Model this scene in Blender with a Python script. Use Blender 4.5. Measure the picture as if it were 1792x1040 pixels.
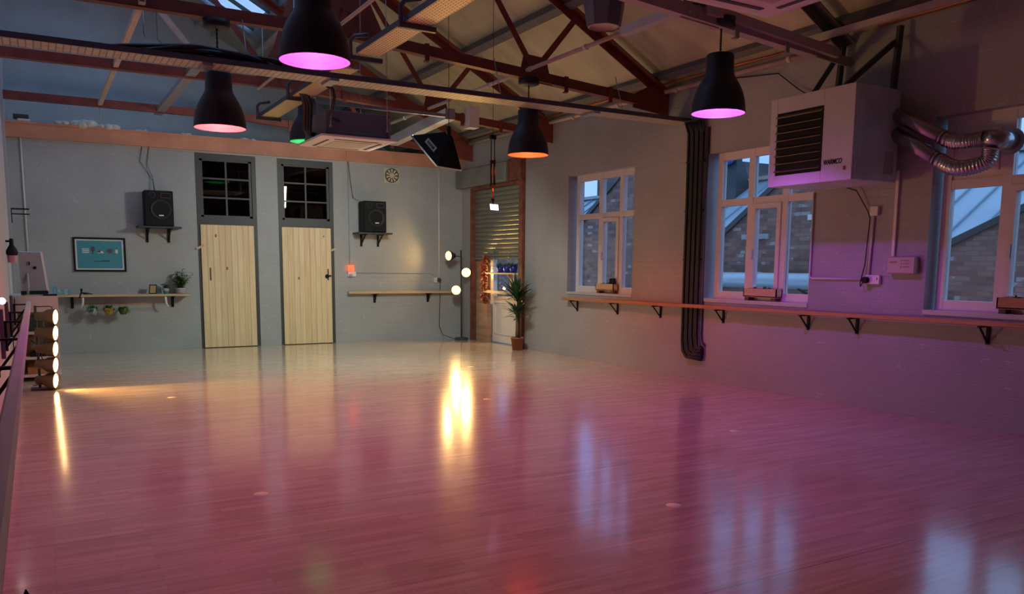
import bpy, bmesh, math, random
from math import pi, sin, cos, tan, atan2, sqrt, hypot
from mathutils import Vector, Matrix
random.seed(7)
for o in list(bpy.data.objects): bpy.data.objects.remove(o)
S = bpy.context.scene
C = S.collection
# ------------------------------------------------------------------ camera
cd = bpy.data.cameras.new('camera'); cam = bpy.data.objects.new('camera', cd); C.objects.link(cam)
FPX = 1431.0
cd.sensor_fit = 'HORIZONTAL'; cd.sensor_width = 36.0; cd.lens = 36.0 * FPX / 1792.0
cd.shift_y = (651.5 - 520.0) / 1792.0; cd.clip_start = 0.02; cd.clip_end = 300
r_ = Vector((0.86576291, -0.5003907, 0.00798354)); d_ = Vector((-0.0572724, -0.11491377, -0.9917231)); f_ = Vector((0.49716643, 0.85813983, -0.12814665))
mw = Matrix.Identity(4)
for i in range(3):
    mw[i][0] = r_[i]; mw[i][1] = -d_[i]; mw[i][2] = -f_[i]
mw[2][3] = 1.4
cam.matrix_world = mw
S.camera = cam
# ------------------------------------------------------------------ world, exposure
S.view_settings.view_transform = 'Standard'; S.view_settings.look = 'None'
S.view_settings.exposure = 0.0; S.view_settings.gamma = 1.0; S.view_settings.use_curve_mapping = False
W = bpy.data.worlds.new('dusk_sky'); S.world = W; W.use_nodes = True
wn = W.node_tree; wb = wn.nodes['Background']
tc = wn.nodes.new('ShaderNodeTexCoord'); nz = wn.nodes.new('ShaderNodeTexNoise'); nz.inputs['Scale'].default_value = 2.2; nz.inputs['Detail'].default_value = 5
mpw = wn.nodes.new('ShaderNodeMapping'); mpw.inputs['Scale'].default_value = (1, 1, 3)
rw = wn.nodes.new('ShaderNodeValToRGB'); rw.color_ramp.elements[0].position = .35; rw.color_ramp.elements[0].color = (.21, .40, .82, 1)
rw.color_ramp.elements[1].position = .7; rw.color_ramp.elements[1].color = (.36, .56, .90, 1)
wn.links.new(tc.outputs['Generated'], mpw.inputs[0]); wn.links.new(mpw.outputs[0], nz.inputs['Vector']); wn.links.new(nz.outputs['Fac'], rw.inputs['Fac']); wn.links.new(rw.outputs['Color'], wb.inputs['Color'])
wb.inputs['Strength'].default_value = 1.7
cy = S.cycles
cy.max_bounces = 8; cy.diffuse_bounces = 5; cy.glossy_bounces = 4; cy.transparent_max_bounces = 12; cy.sample_clamp_indirect = 4.0; cy.caustics_reflective = True; cy.blur_glossy = 1.0; cy.caustics_refractive = False
# lamp powers and colours (used by the lamp builders below)
LP = dict(magenta=(90, (1.0, .07, .48)), rose=(95, (1.0, .125, .14)), orange=(95, (1.0, .075, .015)), violet=(90, (.55, .08, 1.0)), green=(20, (.0, 1.0, .20)), rose_fill=(28, (1.0, .22, .2)))
WARM = (1.0, .57, .17)
# ------------------------------------------------------------------ helpers
WO = {}
def V(*a): return Vector(a)
class MB:
    def __init__(s): s.v = []; s.f = []; s.sm = []
    def add(s, vs, fs, smooth=False):
        b = len(s.v); s.v += [Vector(p) for p in vs]
        for f in fs: s.f.append([b + i for i in f]); s.sm.append(smooth)
        return s
    def box(s, x0, x1, y0, y1, z0, z1):
        x0, x1 = sorted((x0, x1)); y0, y1 = sorted((y0, y1)); z0, z1 = sorted((z0, z1))
        return s.add([(x0, y0, z0), (x1, y0, z0), (x1, y1, z0), (x0, y1, z0), (x0, y0, z1), (x1, y0, z1), (x1, y1, z1), (x0, y1, z1)],
                     [(0, 3, 2, 1), (4, 5, 6, 7), (0, 1, 5, 4), (1, 2, 6, 5), (2, 3, 7, 6), (3, 0, 4, 7)])
    def obox(s, c, ax, ay, az, hx, hy, hz):
        c = Vector(c); ax, ay, az = Vector(ax).normalized() * hx, Vector(ay).normalized() * hy, Vector(az).normalized() * hz
        p = [c + ax * i + ay * j + az * k for k in (-1, 1) for i, j in ((-1, -1), (1, -1), (1, 1), (-1, 1))]
        return s.add(p, [(0, 3, 2, 1), (4, 5, 6, 7), (0, 1, 5, 4), (1, 2, 6, 5), (2, 3, 7, 6), (3, 0, 4, 7)])
    def bar(s, a, b, w, h, up=(0, 0, 1)):
        a, b = Vector(a), Vector(b); d = (b - a); u = Vector(up); side = d.cross(u).normalized(); u = side.cross(d).normalized()
        return s.obox((a + b) / 2, d, side, u, d.length / 2, w / 2, h / 2)
    def angle(s, a, b, w, t=.008, up=(0, 0, 1), flip=1):
        """L section"""
        a, b = Vector(a), Vector(b); d = b - a; u = Vector(up); sd = d.cross(u).normalized(); u = sd.cross(d).normalized()
        s.obox((a + b) / 2 + u * 0, d, sd, u, d.length / 2, w / 2, t / 2)
        s.obox((a + b) / 2 + sd * flip * (w / 2 - t / 2) - u * w / 2 * .98, d, sd, u, d.length / 2, t / 2, w / 2)
        return s
    def channel(s, a, b, w, h, t=.006, up=(0, 0, 1)):
        a, b = Vector(a), Vector(b); d = b - a; u = Vector(up); sd = d.cross(u).normalized(); u = sd.cross(d).normalized(); m = (a + b) / 2; L = d.length / 2
        s.obox(m - u * (h / 2 - t / 2), d, sd, u, L, w / 2, t / 2)
        for k in (-1, 1): s.obox(m + sd * k * (w / 2 - t / 2) + u * t / 2, d, sd, u, L, t / 2, h / 2 - t / 2)
        return s
    def tube(s, pts, r, n=10, caps=True, smooth=True):
        pts = [Vector(p) for p in pts]; rs = r if isinstance(r, (list, tuple)) else [r] * len(pts)
        t0 = (pts[1] - pts[0]).normalized(); ref = Vector((0, 0, 1)) if abs(t0.z) < .9 else Vector((1, 0, 0)); nrm = t0.cross(ref).normalized()
        vs = []
        for i, p in enumerate(pts):
            if i == 0: t = pts[1] - pts[0]
            elif i == len(pts) - 1: t = pts[-1] - pts[-2]
            else: t = (pts[i + 1] - p).normalized() + (p - pts[i - 1]).normalized()
            if t.length < 1e-9: t = Vector((0, 0, 1))
            t.normalize(); nrm = (nrm - t * nrm.dot(t)).normalized(); bn = t.cross(nrm)
            for k in range(n):
                a = 2 * pi * k / n; vs.append(p + (nrm * cos(a) + bn * sin(a)) * rs[i])
        fs = [(i * n + k, i * n + (k + 1) % n, (i + 1) * n + (k + 1) % n, (i + 1) * n + k) for i in range(len(pts) - 1) for k in range(n)]
        s.add(vs, fs, smooth)
        if caps:
            b = len(s.v) - len(vs); s.f.append([b + k for k in reversed(range(n))]); s.sm.append(False)
            e = b + (len(pts) - 1) * n; s.f.append([e + k for k in range(n)]); s.sm.append(False)
        return s
    def lathe(s, prof, c=(0, 0, 0), axis=(0, 0, 1), n=32, smooth=True, cap0=False, cap1=False):
        c = Vector(c); az = Vector(axis).normalized(); ref = Vector((1, 0, 0)) if abs(az.x) < .9 else Vector((0, 1, 0)); ay = az.cross(ref).normalized(); ax = ay.cross(az)
        vs = [c + az * z + (ax * cos(2 * pi * k / n) + ay * sin(2 * pi * k / n)) * r for r, z in prof for k in range(n)]
        fs = [(i * n + k, i * n + (k + 1) % n, (i + 1) * n + (k + 1) % n, (i + 1) * n + k) for i in range(len(prof) - 1) for k in range(n)]
        b = len(s.v); s.add(vs, fs, smooth)
        if cap0: s.f.append([b + k for k in reversed(range(n))]); s.sm.append(False)
        if cap1: s.f.append([b + (len(prof) - 1) * n + k for k in range(n)]); s.sm.append(False)
        return s
    def cyl(s, a, b, r, n=20, smooth=True): return s.tube([a, b], r, n, True, smooth)
    def prism(s, poly, o, u, v, depth):
        """2D polygon in the (u,v) frame at o, pushed out along depth"""
        o, u, v, dp = Vector(o), Vector(u), Vector(v), Vector(depth); n = len(poly)
        p = [o + u * a + v * b for a, b in poly]; p += [q + dp for q in p]
        fs = [list(range(n)), list(reversed(range(n, 2 * n)))] + [(i, i + n, (i + 1) % n + n, (i + 1) % n) for i in range(n)]
        return s.add(p, fs)
    def sphere(s, c, r, n=14, m=8, sq=(1, 1, 1)):
        c = Vector(c); vs = [c + Vector((0, 0, -r * sq[2]))]
        for i in range(1, m):
            t = -pi / 2 + pi * i / m
            for k in range(n): vs.append(c + Vector((cos(t) * cos(2 * pi * k / n) * r * sq[0], cos(t) * sin(2 * pi * k / n) * r * sq[1], sin(t) * r * sq[2])))
        vs.append(c + Vector((0, 0, r * sq[2]))); L = len(vs) - 1
        fs = [(0, 1 + (k + 1) % n, 1 + k) for k in range(n)] + [(L, 1 + (m - 2) * n + k, 1 + (m - 2) * n + (k + 1) % n) for k in range(n)]
        for i in range(m - 2):
            for k in range(n): fs.append((1 + i * n + k, 1 + i * n + (k + 1) % n, 1 + (i + 1) * n + (k + 1) % n, 1 + (i + 1) * n + k))
        return s.add(vs, fs, True)
    def leaf(s, base, d, up, L, w, bend=.2, seg=5, fold=.25):
        base, d, up = Vector(base), Vector(d).normalized(), Vector(up).normalized(); side = d.cross(up)
        if side.length < 1e-3: side = d.cross(Vector((1, 0, 0)))
        side.normalize(); u2 = side.cross(d).normalized(); vs = []
        for i in range(seg + 1):
            t = i / seg; p = base + d * L * t - Vector((0, 0, 1)) * bend * L * t * t; ww = w * (sin(pi * min(1, t * .9 + .08)) ** .7) * .5 if i < seg else .0005
            vs += [p - side * ww + u2 * ww * fold, p, p + side * ww + u2 * ww * fold]
        fs = []
        for i in range(seg): a = i * 3; fs += [(a, a + 1, a + 4, a + 3), (a + 1, a + 2, a + 5, a + 4)]
        return s.add(vs, fs, True)
    def build(s, name, m, parent=None, org=None, bevel=0, seg=1, **kw):
        me = bpy.data.meshes.new(name)
        if parent is not None: o0 = WO[parent.name]
        elif org is not None: o0 = Vector(org)
        else:
            xs = [p.x for p in s.v]; ys = [p.y for p in s.v]; zs = [p.z for p in s.v]
            o0 = Vector(((min(xs) + max(xs)) / 2, (min(ys) + max(ys)) / 2, min(zs)))
        me.from_pydata([tuple(p - o0) for p in s.v], [], s.f); me.update()
        for p, q in zip(me.polygons, s.sm): p.use_smooth = q
        bm = bmesh.new(); bm.from_mesh(me); bmesh.ops.recalc_face_normals(bm, faces=bm.faces); bm.to_mesh(me); bm.free()
        me.materials.append(m); o = bpy.data.objects.new(name, me); C.objects.link(o)
        if parent is not None: o.parent = parent
        else: o.location = o0
        WO[o.name] = o0
        if bevel:
            b = o.modifiers.new('bevel', 'BEVEL'); b.width = bevel; b.segments = seg; b.limit_method = 'ANGLE'; b.angle_limit = .7
        for k, val in kw.items(): o[k] = val
        return o
def thing(name, label, cat, loc=(0, 0, 0), group=None, kind=None):
    o = bpy.data.objects.new(name, None); C.objects.link(o); o.location = loc; o.empty_display_size = .1; WO[o.name] = Vector(loc)
    o['label'] = label; o['category'] = cat
    if group: o['group'] = group
    if kind: o['kind'] = kind
    return o
def tag(o, label, cat, group=None):
    o['label'] = label; o['category'] = cat
    if group: o['group'] = group
    return o
def struct(name, mb, m, parent=None, **kw):
    o = mb.build(name, m, parent, org=None if parent else (0, 0, 0), **kw)
    if parent is None: o['kind'] = 'structure'
    return o
def copy_tree(o, parent=None):
    c = o.copy(); C.objects.link(c); WO[c.name] = WO[o.name].copy()
    if parent is not None: c.parent = parent
    for ch in list(o.children): copy_tree(ch, c)
    return c
def dup(root, loc, label, rz=0, group=None):
    c = copy_tree(root); c.location = loc; c.rotation_euler = (0, 0, rz); c['label'] = label
    if group: c['group'] = group
    return c
# ------------------------------------------------------------------ materials
def newmat(name):
    m = bpy.data.materials.new(name); m.use_nodes = True; nt = m.node_tree; return m, nt, nt.nodes['Principled BSDF']
def mat(name, col, rough=.55, metal=0.0, var=0.0, vs=6.0, bump=0.0, bs=40.0, spec=.5, stretch=None, trans=0):
    m, nt, b = newmat(name); N, Lk = nt.nodes, nt.links
    b.inputs['Roughness'].default_value = rough; b.inputs['Metallic'].default_value = metal; b.inputs['Specular IOR Level'].default_value = spec
    t = N.new('ShaderNodeTexCoord'); mp = N.new('ShaderNodeMapping'); Lk.new(t.outputs['Object'], mp.inputs[0])
    if stretch: mp.inputs['Scale'].default_value = stretch
    n = N.new('ShaderNodeTexNoise'); n.inputs['Scale'].default_value = vs; n.inputs['Detail'].default_value = 5; Lk.new(mp.outputs[0], n.inputs['Vector'])
    r = N.new('ShaderNodeValToRGB'); v = max(var, .03)
    r.color_ramp.elements[0].position = .3; r.color_ramp.elements[1].position = .7
    r.color_ramp.elements[0].color = (*[c * (1 - v) for c in col], 1); r.color_ramp.elements[1].color = (*[min(1, c * (1 + v)) for c in col], 1)
    Lk.new(n.outputs['Fac'], r.inputs['Fac']); Lk.new(r.outputs['Color'], b.inputs['Base Color'])
    if bump:
        n2 = N.new('ShaderNodeTexNoise'); n2.inputs['Scale'].default_value = bs; n2.inputs['Detail'].default_value = 3; Lk.new(mp.outputs[0], n2.inputs['Vector'])
        bp = N.new('ShaderNodeBump'); bp.inputs['Strength'].default_value = bump; bp.inputs['Distance'].default_value = .01; Lk.new(n2.outputs['Fac'], bp.inputs['Height']); Lk.new(bp.outputs[0], b.inputs['Normal'])
    return m
def emit(name, col, st):
    m, nt, b = newmat(name); b.inputs['Base Color'].default_value = (*col, 1); b.inputs['Emission Color'].default_value = (*col, 1); b.inputs['Emission Strength'].default_value = st
    b.inputs['Roughness'].default_value = .4; return m
def swz(nt, order):
    t = nt.nodes.new('ShaderNodeTexCoord'); sp = nt.nodes.new('ShaderNodeSeparateXYZ'); cb = nt.nodes.new('ShaderNodeCombineXYZ'); nt.links.new(t.outputs['Object'], sp.inputs[0])
    for i, a in enumerate(order): nt.links.new(sp.outputs[a], cb.inputs[i])
    return cb.outputs[0]
def brick_paint(name, order, col=(.40, .42, .42), marks=True, bstr=.35):
    m, nt, b = newmat(name); N, Lk = nt.nodes, nt.links; co = swz(nt, order)
    br = N.new('ShaderNodeTexBrick'); Lk.new(co, br.inputs['Vector']); br.inputs['Scale'].default_value = 1; br.inputs['Brick Width'].default_value = .23; br.inputs['Row Height'].default_value = .078
    br.inputs['Mortar Size'].default_value = .006; br.inputs['Mortar Smooth'].default_value = .6; br.inputs['Bias'].default_value = 0
    br.inputs['Color1'].default_value = (.8, .8, .8, 1); br.inputs['Color2'].default_value = (1, 1, 1, 1); br.inputs['Mortar'].default_value = (.2, .2, .2, 1)
    n = N.new('ShaderNodeTexNoise'); n.inputs['Scale'].default_value = 1.3; n.inputs['Detail'].default_value = 6; Lk.new(co, n.inputs['Vector'])
    r = N.new('ShaderNodeValToRGB'); r.color_ramp.elements[0].position = .3; r.color_ramp.elements[1].position = .72
    r.color_ramp.elements[0].color = (*[c * .9 for c in col], 1); r.color_ramp.elements[1].color = (*[c * 1.08 for c in col], 1); Lk.new(n.outputs['Fac'], r.inputs['Fac'])
    out = r.outputs['Color']
    if marks:   # chips of pale mortar showing at some upright joints
        sp = N.new('ShaderNodeTexNoise'); sp.inputs['Scale'].default_value = 9; Lk.new(co, sp.inputs['Vector'])
        th = N.new('ShaderNodeMath'); th.operation = 'GREATER_THAN'; th.inputs[1].default_value = .67; Lk.new(sp.outputs['Fac'], th.inputs[0])
        # upright joints only: brick pattern with rows almost without bed joints
        mu = N.new('ShaderNodeMath'); mu.operation = 'MULTIPLY'; Lk.new(th.outputs[0], mu.inputs[0]); Lk.new(br.outputs['Fac'], mu.inputs[1])
        m2 = N.new('ShaderNodeMath'); m2.operation = 'MULTIPLY'; m2.inputs[1].default_value = .35; Lk.new(mu.outputs[0], m2.inputs[0])
        mx = N.new('ShaderNodeMixRGB'); Lk.new(m2.outputs[0], mx.inputs['Fac']); Lk.new(out, mx.inputs['Color1']); mx.inputs['Color2'].default_value = (.8, .8, .78, 1); out = mx.outputs['Color']
    Lk.new(out, b.inputs['Base Color']); b.inputs['Roughness'].default_value = .6
    fn = N.new('ShaderNodeTexNoise'); fn.inputs['Scale'].default_value = 30; fn.inputs['Detail'].default_value = 4; Lk.new(co, fn.inputs['Vector'])
    ad = N.new('ShaderNodeMath'); ad.operation = 'MULTIPLY_ADD'; Lk.new(fn.outputs['Fac'], ad.inputs[0]); ad.inputs[1].default_value = .3
    iv = N.new('ShaderNodeMath'); iv.operation = 'SUBTRACT'; iv.inputs[0].default_value = 1; Lk.new(br.outputs['Fac'], iv.inputs[1]); Lk.new(iv.outputs[0], ad.inputs[2])
    bp = N.new('ShaderNodeBump'); bp.inputs['Strength'].default_value = bstr; bp.inputs['Distance'].default_value = .006; Lk.new(ad.outputs[0], bp.inputs['Height']); Lk.new(bp.outputs[0], b.inputs['Normal'])
    return m
def brick_raw(name, order, c1=(.20, .085, .06), c2=(.38, .19, .14), mo=(.16, .13, .12), pale=True):
    m, nt, b = newmat(name); N, Lk = nt.nodes, nt.links; co = swz(nt, order)
    br = N.new('ShaderNodeTexBrick'); Lk.new(co, br.inputs['Vector']); br.inputs['Scale'].default_value = 1; br.inputs['Brick Width'].default_value = .23; br.inputs['Row Height'].default_value = .077
    br.inputs['Mortar Size'].default_value = .007; br.inputs['Bias'].default_value = -.1; br.inputs['Color1'].default_value = (*c1, 1); br.inputs['Color2'].default_value = (*c2, 1); br.inputs['Mortar'].default_value = (*mo, 1)
    out = br.outputs['Color']
    if pale:
        b2 = N.new('ShaderNodeTexBrick'); Lk.new(co, b2.inputs['Vector']); b2.inputs['Scale'].default_value = 1; b2.inputs['Brick Width'].default_value = .23; b2.inputs['Row Height'].default_value = .077
        b2.inputs['Mortar Size'].default_value = .007; b2.inputs['Color1'].default_value = (0, 0, 0, 1); b2.inputs['Color2'].default_value = (1, 1, 1, 1); b2.inputs['Mortar'].default_value = (0, 0, 0, 1); b2.offset = .5
        n = N.new('ShaderNodeTexNoise'); n.inputs['Scale'].default_value = 2.0; Lk.new(co, n.inputs['Vector'])
        a = N.new('ShaderNodeMath'); a.operation = 'MULTIPLY'; Lk.new(b2.outputs['Color'], a.inputs[0]); Lk.new(n.outputs['Fac'], a.inputs[1])
        t = N.new('ShaderNodeMath'); t.operation = 'GREATER_THAN'; t.inputs[1].default_value = .53; Lk.new(a.outputs[0], t.inputs[0])
        mx = N.new('ShaderNodeMixRGB'); Lk.new(t.outputs[0], mx.inputs['Fac']); Lk.new(out, mx.inputs['Color1']); mx.inputs['Color2'].default_value = (.42, .33, .29, 1); out = mx.outputs['Color']
    Lk.new(out, b.inputs['Base Color']); b.inputs['Roughness'].default_value = .85
    bp = N.new('ShaderNodeBump'); bp.inputs['Strength'].default_value = .5; bp.inputs['Distance'].default_value = .01; bp.invert = True; Lk.new(br.outputs['Fac'], bp.inputs['Height']); Lk.new(bp.outputs[0], b.inputs['Normal'])
    return m
SEAM_Y, SEAM_P = 2.51, 2.04
def floor_mat():
    m, nt, b = newmat('laminate_floor'); N, Lk = nt.nodes, nt.links; co = swz(nt, (0, 1, 2))
    br = N.new('ShaderNodeTexBrick'); Lk.new(co, br.inputs['Vector']); br.inputs['Scale'].default_value = 1; br.inputs['Brick Width'].default_value = .42; br.inputs['Row Height'].default_value = .052
    br.inputs['Mortar Size'].default_value = .0012; br.inputs['Color1'].default_value = (.68, .50, .35, 1); br.inputs['Color2'].default_value = (.82, .64, .47, 1); br.inputs['Mortar'].default_value = (.60, .43, .29, 1); br.offset = .37; br.offset_frequency = 3
    mp = N.new('ShaderNodeMapping'); mp.inputs['Scale'].default_value = (1.2, 26, 1); Lk.new(co, mp.inputs[0])
    n = N.new('ShaderNodeTexNoise'); n.inputs['Scale'].default_value = 1.4; n.inputs['Detail'].default_value = 6; Lk.new(mp.outputs[0], n.inputs['Vector'])
    r = N.new('ShaderNodeValToRGB'); r.color_ramp.elements[0].position = .3; r.color_ramp.elements[0].color = (.72, .70, .68, 1); r.color_ramp.elements[1].position = .7; r.color_ramp.elements[1].color = (1, 1, 1, 1); Lk.new(n.outputs['Fac'], r.inputs['Fac'])
    mx = N.new('ShaderNodeMixRGB'); mx.blend_type = 'MULTIPLY'; mx.inputs['Fac'].default_value = 1; Lk.new(br.outputs['Color'], mx.inputs['Color1']); Lk.new(r.outputs['Color'], mx.inputs['Color2'])
    sp = N.new('ShaderNodeSeparateXYZ'); Lk.new(co, sp.inputs[0])   # sheet joints run across the room every SEAM_P metres
    ma = N.new('ShaderNodeMath'); ma.operation = 'ADD'; ma.inputs[1].default_value = 40.8 - SEAM_Y; Lk.new(sp.outputs[1], ma.inputs[0])
    mo = N.new('ShaderNodeMath'); mo.operation = 'MODULO'; mo.inputs[1].default_value = SEAM_P; Lk.new(ma.outputs[0], mo.inputs[0])
    b3 = N.new('ShaderNodeMath'); b3.operation = 'LESS_THAN'; b3.inputs[1].default_value = .006; Lk.new(mo.outputs[0], b3.inputs[0])
    m3 = N.new('ShaderNodeMixRGB'); Lk.new(b3.outputs[0], m3.inputs['Fac']); Lk.new(mx.outputs['Color'], m3.inputs['Color1']); m3.inputs['Color2'].default_value = (.14, .08, .06, 1)
    Lk.new(m3.outputs['Color'], b.inputs['Base Color'])
    n3 = N.new('ShaderNodeTexNoise'); n3.inputs['Scale'].default_value = 3; n3.inputs['Detail'].default_value = 4; Lk.new(co, n3.inputs['Vector'])
    mr = N.new('ShaderNodeMapRange'); mr.inputs['To Min'].default_value = .14; mr.inputs['To Max'].default_value = .23; Lk.new(n3.outputs['Fac'], mr.inputs['Value']); Lk.new(mr.outputs[0], b.inputs['Roughness'])
    mp4 = N.new('ShaderNodeMapping'); mp4.inputs['Scale'].default_value = (1.0, 5, 1); Lk.new(co, mp4.inputs[0])
    n4 = N.new('ShaderNodeTexNoise'); n4.inputs['Scale'].default_value = 3.2; n4.inputs['Detail'].default_value = 2; Lk.new(mp4.outputs[0], n4.inputs['Vector'])
    bp = N.new('ShaderNodeBump'); bp.inputs['Strength'].default_value = .25; bp.inputs['Distance'].default_value = .004; Lk.new(n4.outputs['Fac'], bp.inputs['Height']); Lk.new(bp.outputs[0], b.inputs['Normal'])
    b.inputs['Specular IOR Level'].default_value = .7; b.inputs['Coat Weight'].default_value = .55; b.inputs['Coat Roughness'].default_value = .11
    return m
def pine_mat(name, order, c1=(.86, .66, .38), c2=(.93, .76, .48), knots=True):
    """upright pine boards"""
    m, nt, b = newmat(name); N, Lk = nt.nodes, nt.links; co = swz(nt, order)
    br = N.new('ShaderNodeTexBrick'); Lk.new(co, br.inputs['Vector']); br.inputs['Scale'].default_value = 1; br.inputs['Brick Width'].default_value = .0957; br.inputs['Row Height'].default_value = 9; br.offset = 0
    br.inputs['Mortar Size'].default_value = 0; br.inputs['Color1'].default_value = (*c1, 1); br.inputs['Color2'].default_value = (*c2, 1); br.inputs['Mortar'].default_value = (.35, .23, .10, 1)
    mp = N.new('ShaderNodeMapping'); mp.inputs['Scale'].default_value = (22, 1.2, 22); Lk.new(co, mp.inputs[0])
    n = N.new('ShaderNodeTexNoise'); n.inputs['Scale'].default_value = 1.5; n.inputs['Detail'].default_value = 5; Lk.new(mp.outputs[0], n.inputs['Vector'])
    r = N.new('ShaderNodeValToRGB'); r.color_ramp.elements[0].position = .3; r.color_ramp.elements[0].color = (.86, .80, .72, 1); r.color_ramp.elements[1].position = .7; r.color_ramp.elements[1].color = (1, 1, 1, 1); Lk.new(n.outputs['Fac'], r.inputs['Fac'])
    mx = N.new('ShaderNodeMixRGB'); mx.blend_type = 'MULTIPLY'; mx.inputs['Fac'].default_value = 1; Lk.new(br.outputs['Color'], mx.inputs['Color1']); Lk.new(r.outputs['Color'], mx.inputs['Color2']); out = mx.outputs['Color']
    if knots:
        vo = N.new('ShaderNodeTexVoronoi'); vo.inputs['Scale'].default_value = 4.2; mp2 = N.new('ShaderNodeMapping'); mp2.inputs['Scale'].default_value = (1, .62, 1); Lk.new(co, mp2.inputs[0]); Lk.new(mp2.outputs[0], vo.inputs['Vector'])
        lt = N.new('ShaderNodeMath'); lt.operation = 'LESS_THAN'; lt.inputs[1].default_value = .075; Lk.new(vo.outputs['Distance'], lt.inputs[0])
        m2 = N.new('ShaderNodeMixRGB'); Lk.new(lt.outputs[0], m2.inputs['Fac']); Lk.new(out, m2.inputs['Color1']); m2.inputs['Color2'].default_value = (.30, .16, .06, 1); out = m2.outputs['Color']
    Lk.new(out, b.inputs['Base Color']); b.inputs['Roughness'].default_value = .55
    return m
def slot_mat(name, kind, col=(.62, .50, .32)):
    """pressed steel tray with rows of slots"""
    m, nt, b = newmat(name); N, Lk = nt.nodes, nt.links
    co = swz(nt, (1, 0, 2)) if kind == 'perf' else swz(nt, (1, 0, 2))
    br = N.new('ShaderNodeTexBrick'); Lk.new(co, br.inputs['Vector']); br.inputs['Scale'].default_value = 1
    if kind == 'perf': br.inputs['Brick Width'].default_value = .05; br.inputs['Row Height'].default_value = .03; br.inputs['Mortar Size'].default_value = .0105; br.inputs['Mortar Smooth'].default_value = 0
    else: br.inputs['Brick Width'].default_value = .24; br.inputs['Row Height'].default_value = .055; br.inputs['Mortar Size'].default_value = .006
    d = (.06, .045, .03)
    if kind == 'perf':
        for k, c in (('Color1', d), ('Color2', d), ('Mortar', col)): br.inputs[k].default_value = (*c, 1)
    else:
        for k, c in (('Color1', col), ('Color2', [c * .85 for c in col]), ('Mortar', [c * .42 for c in col])): br.inputs[k].default_value = (*c, 1)
    Lk.new(br.outputs['Color'], b.inputs['Base Color']); b.inputs['Roughness'].default_value = .45; b.inputs['Metallic'].default_value = .25
    return m
def glass_mat(name='window_glass', tint=(.93, .96, .97)):
    m = bpy.data.materials.new(name); m.use_nodes = True; nt = m.node_tree; N, Lk = nt.nodes, nt.links; N.remove(N['Principled BSDF'])
    tr = N.new('ShaderNodeBsdfTransparent'); tr.inputs[0].default_value = (*tint, 1); gl = N.new('ShaderNodeBsdfGlossy'); gl.inputs['Roughness'].default_value = .015
    fr = N.new('ShaderNodeLayerWeight'); fr.inputs['Blend'].default_value = .5; ms = N.new('ShaderNodeMixShader')
    pw = N.new('ShaderNodeMath'); pw.operation = 'POWER'; pw.inputs[1].default_value = 5; Lk.new(fr.outputs['Facing'], pw.inputs[0])
    ad = N.new('ShaderNodeMath'); ad.operation = 'MULTIPLY_ADD'; ad.inputs[1].default_value = .92; ad.inputs[2].default_value = .045; Lk.new(pw.outputs[0], ad.inputs[0])
    Lk.new(ad.outputs[0], ms.inputs[0]); Lk.new(tr.outputs[0], ms.inputs[1]); Lk.new(gl.outputs[0], ms.inputs[2]); Lk.new(ms.outputs[0], N['Material Output'].inputs[0]); return m

M = {}
M['wall_xz'] = brick_paint('painted_brick_back', (0, 2, 1)); M['wall_yz'] = brick_paint('painted_brick_side', (1, 2, 0), (.38, .38, .375))
M['plaster'] = mat('left_wall_plaster', (.56, .53, .53), .5, var=.06, vs=2)
M['gable'] = mat('gable_render', (.50, .53, .55), .8, var=.14, vs=1.2, bump=.3, bs=14)
M['ledge'] = mat('dusty_ledge', (.30, .29, .27), .9, var=.2)
M['floor'] = floor_mat()
M['roof'] = mat('roof_lining_boards', (.50, .47, .31), .62, var=.16, vs=1.4, stretch=(1, 3.0, 1), bump=.25, bs=6)
M['purlin'] = mat('purlin_grey_timber', (.13, .13, .135), .7, var=.12)
M['red'] = mat('red_oxide_steel', (.20, .045, .028), .5, var=.25, vs=5, bump=.2, bs=60)
M['red2'] = mat('salmon_painted_steel', (.62, .28, .17), .6, var=.16, vs=2.2, bump=.2, bs=30)
M['rust'] = mat('rusted_column_steel', (.20, .065, .04), .65, var=.35, vs=9, bump=.3)
M['cream'] = mat('cream_painted_metal', (.55, .47, .38), .5, var=.12)
M['galv'] = mat('galvanised_steel', (.42, .43, .46), .38, .75, var=.14, vs=9)
M['white'] = mat('white_plastic', (.75, .73, .70), .4)
M['upvc'] = mat('white_window_frame', (.80, .74, .70), .35)
M['grey'] = mat('charcoal_paint', (.055, .058, .058), .5)
M['black'] = mat('black_satin', (.008, .008, .009), .6, spec=.25)
M['shade'] = mat('dark_pendant_shade', (.010, .012, .026), .42)
M['shade_in'] = mat('pendant_lining', (.10, .10, .10), .5)
M['cable'] = mat('black_cable_sheath', (.012, .012, .012), .5)
M['fabric'] = mat('black_softbox_fabric', (.005, .005, .007), .8, spec=.2)
M['silver'] = mat('silver_reflective_edge', (.7, .7, .7), .25, .8)
M['pine'] = pine_mat('pine_boards', (0, 2, 1)); M['oak'] = mat('pale_timber', (.62, .44, .25), .5, var=.14, vs=3, stretch=(1, 12, 12))
M['barre'] = mat('orange_pine_rail', (.46, .22, .10), .45, var=.16, vs=3, stretch=(12, 1, 12))
M['barre_l'] = mat('mauve_painted_rail', (.52, .56, .50), .45, var=.10, vs=3, stretch=(12, 1, 12))
M['glass'] = glass_mat(); M['tglass'] = glass_mat('transom_glass', (.35, .36, .36))
M['brick_out'] = brick_raw('weathered_red_brick', (1, 2, 0)); M['brick_in'] = brick_raw('orange_brick_infill', (1, 2, 0), (.36, .20, .11), (.50, .30, .17), (.34, .28, .22), False)
M['metal_roof'] = mat('pale_metal_roofing', (.42, .52, .58), .45, .2, var=.08, vs=1)
M['tarmac'] = mat('yard_ground', (.08, .08, .085), .9)
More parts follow.
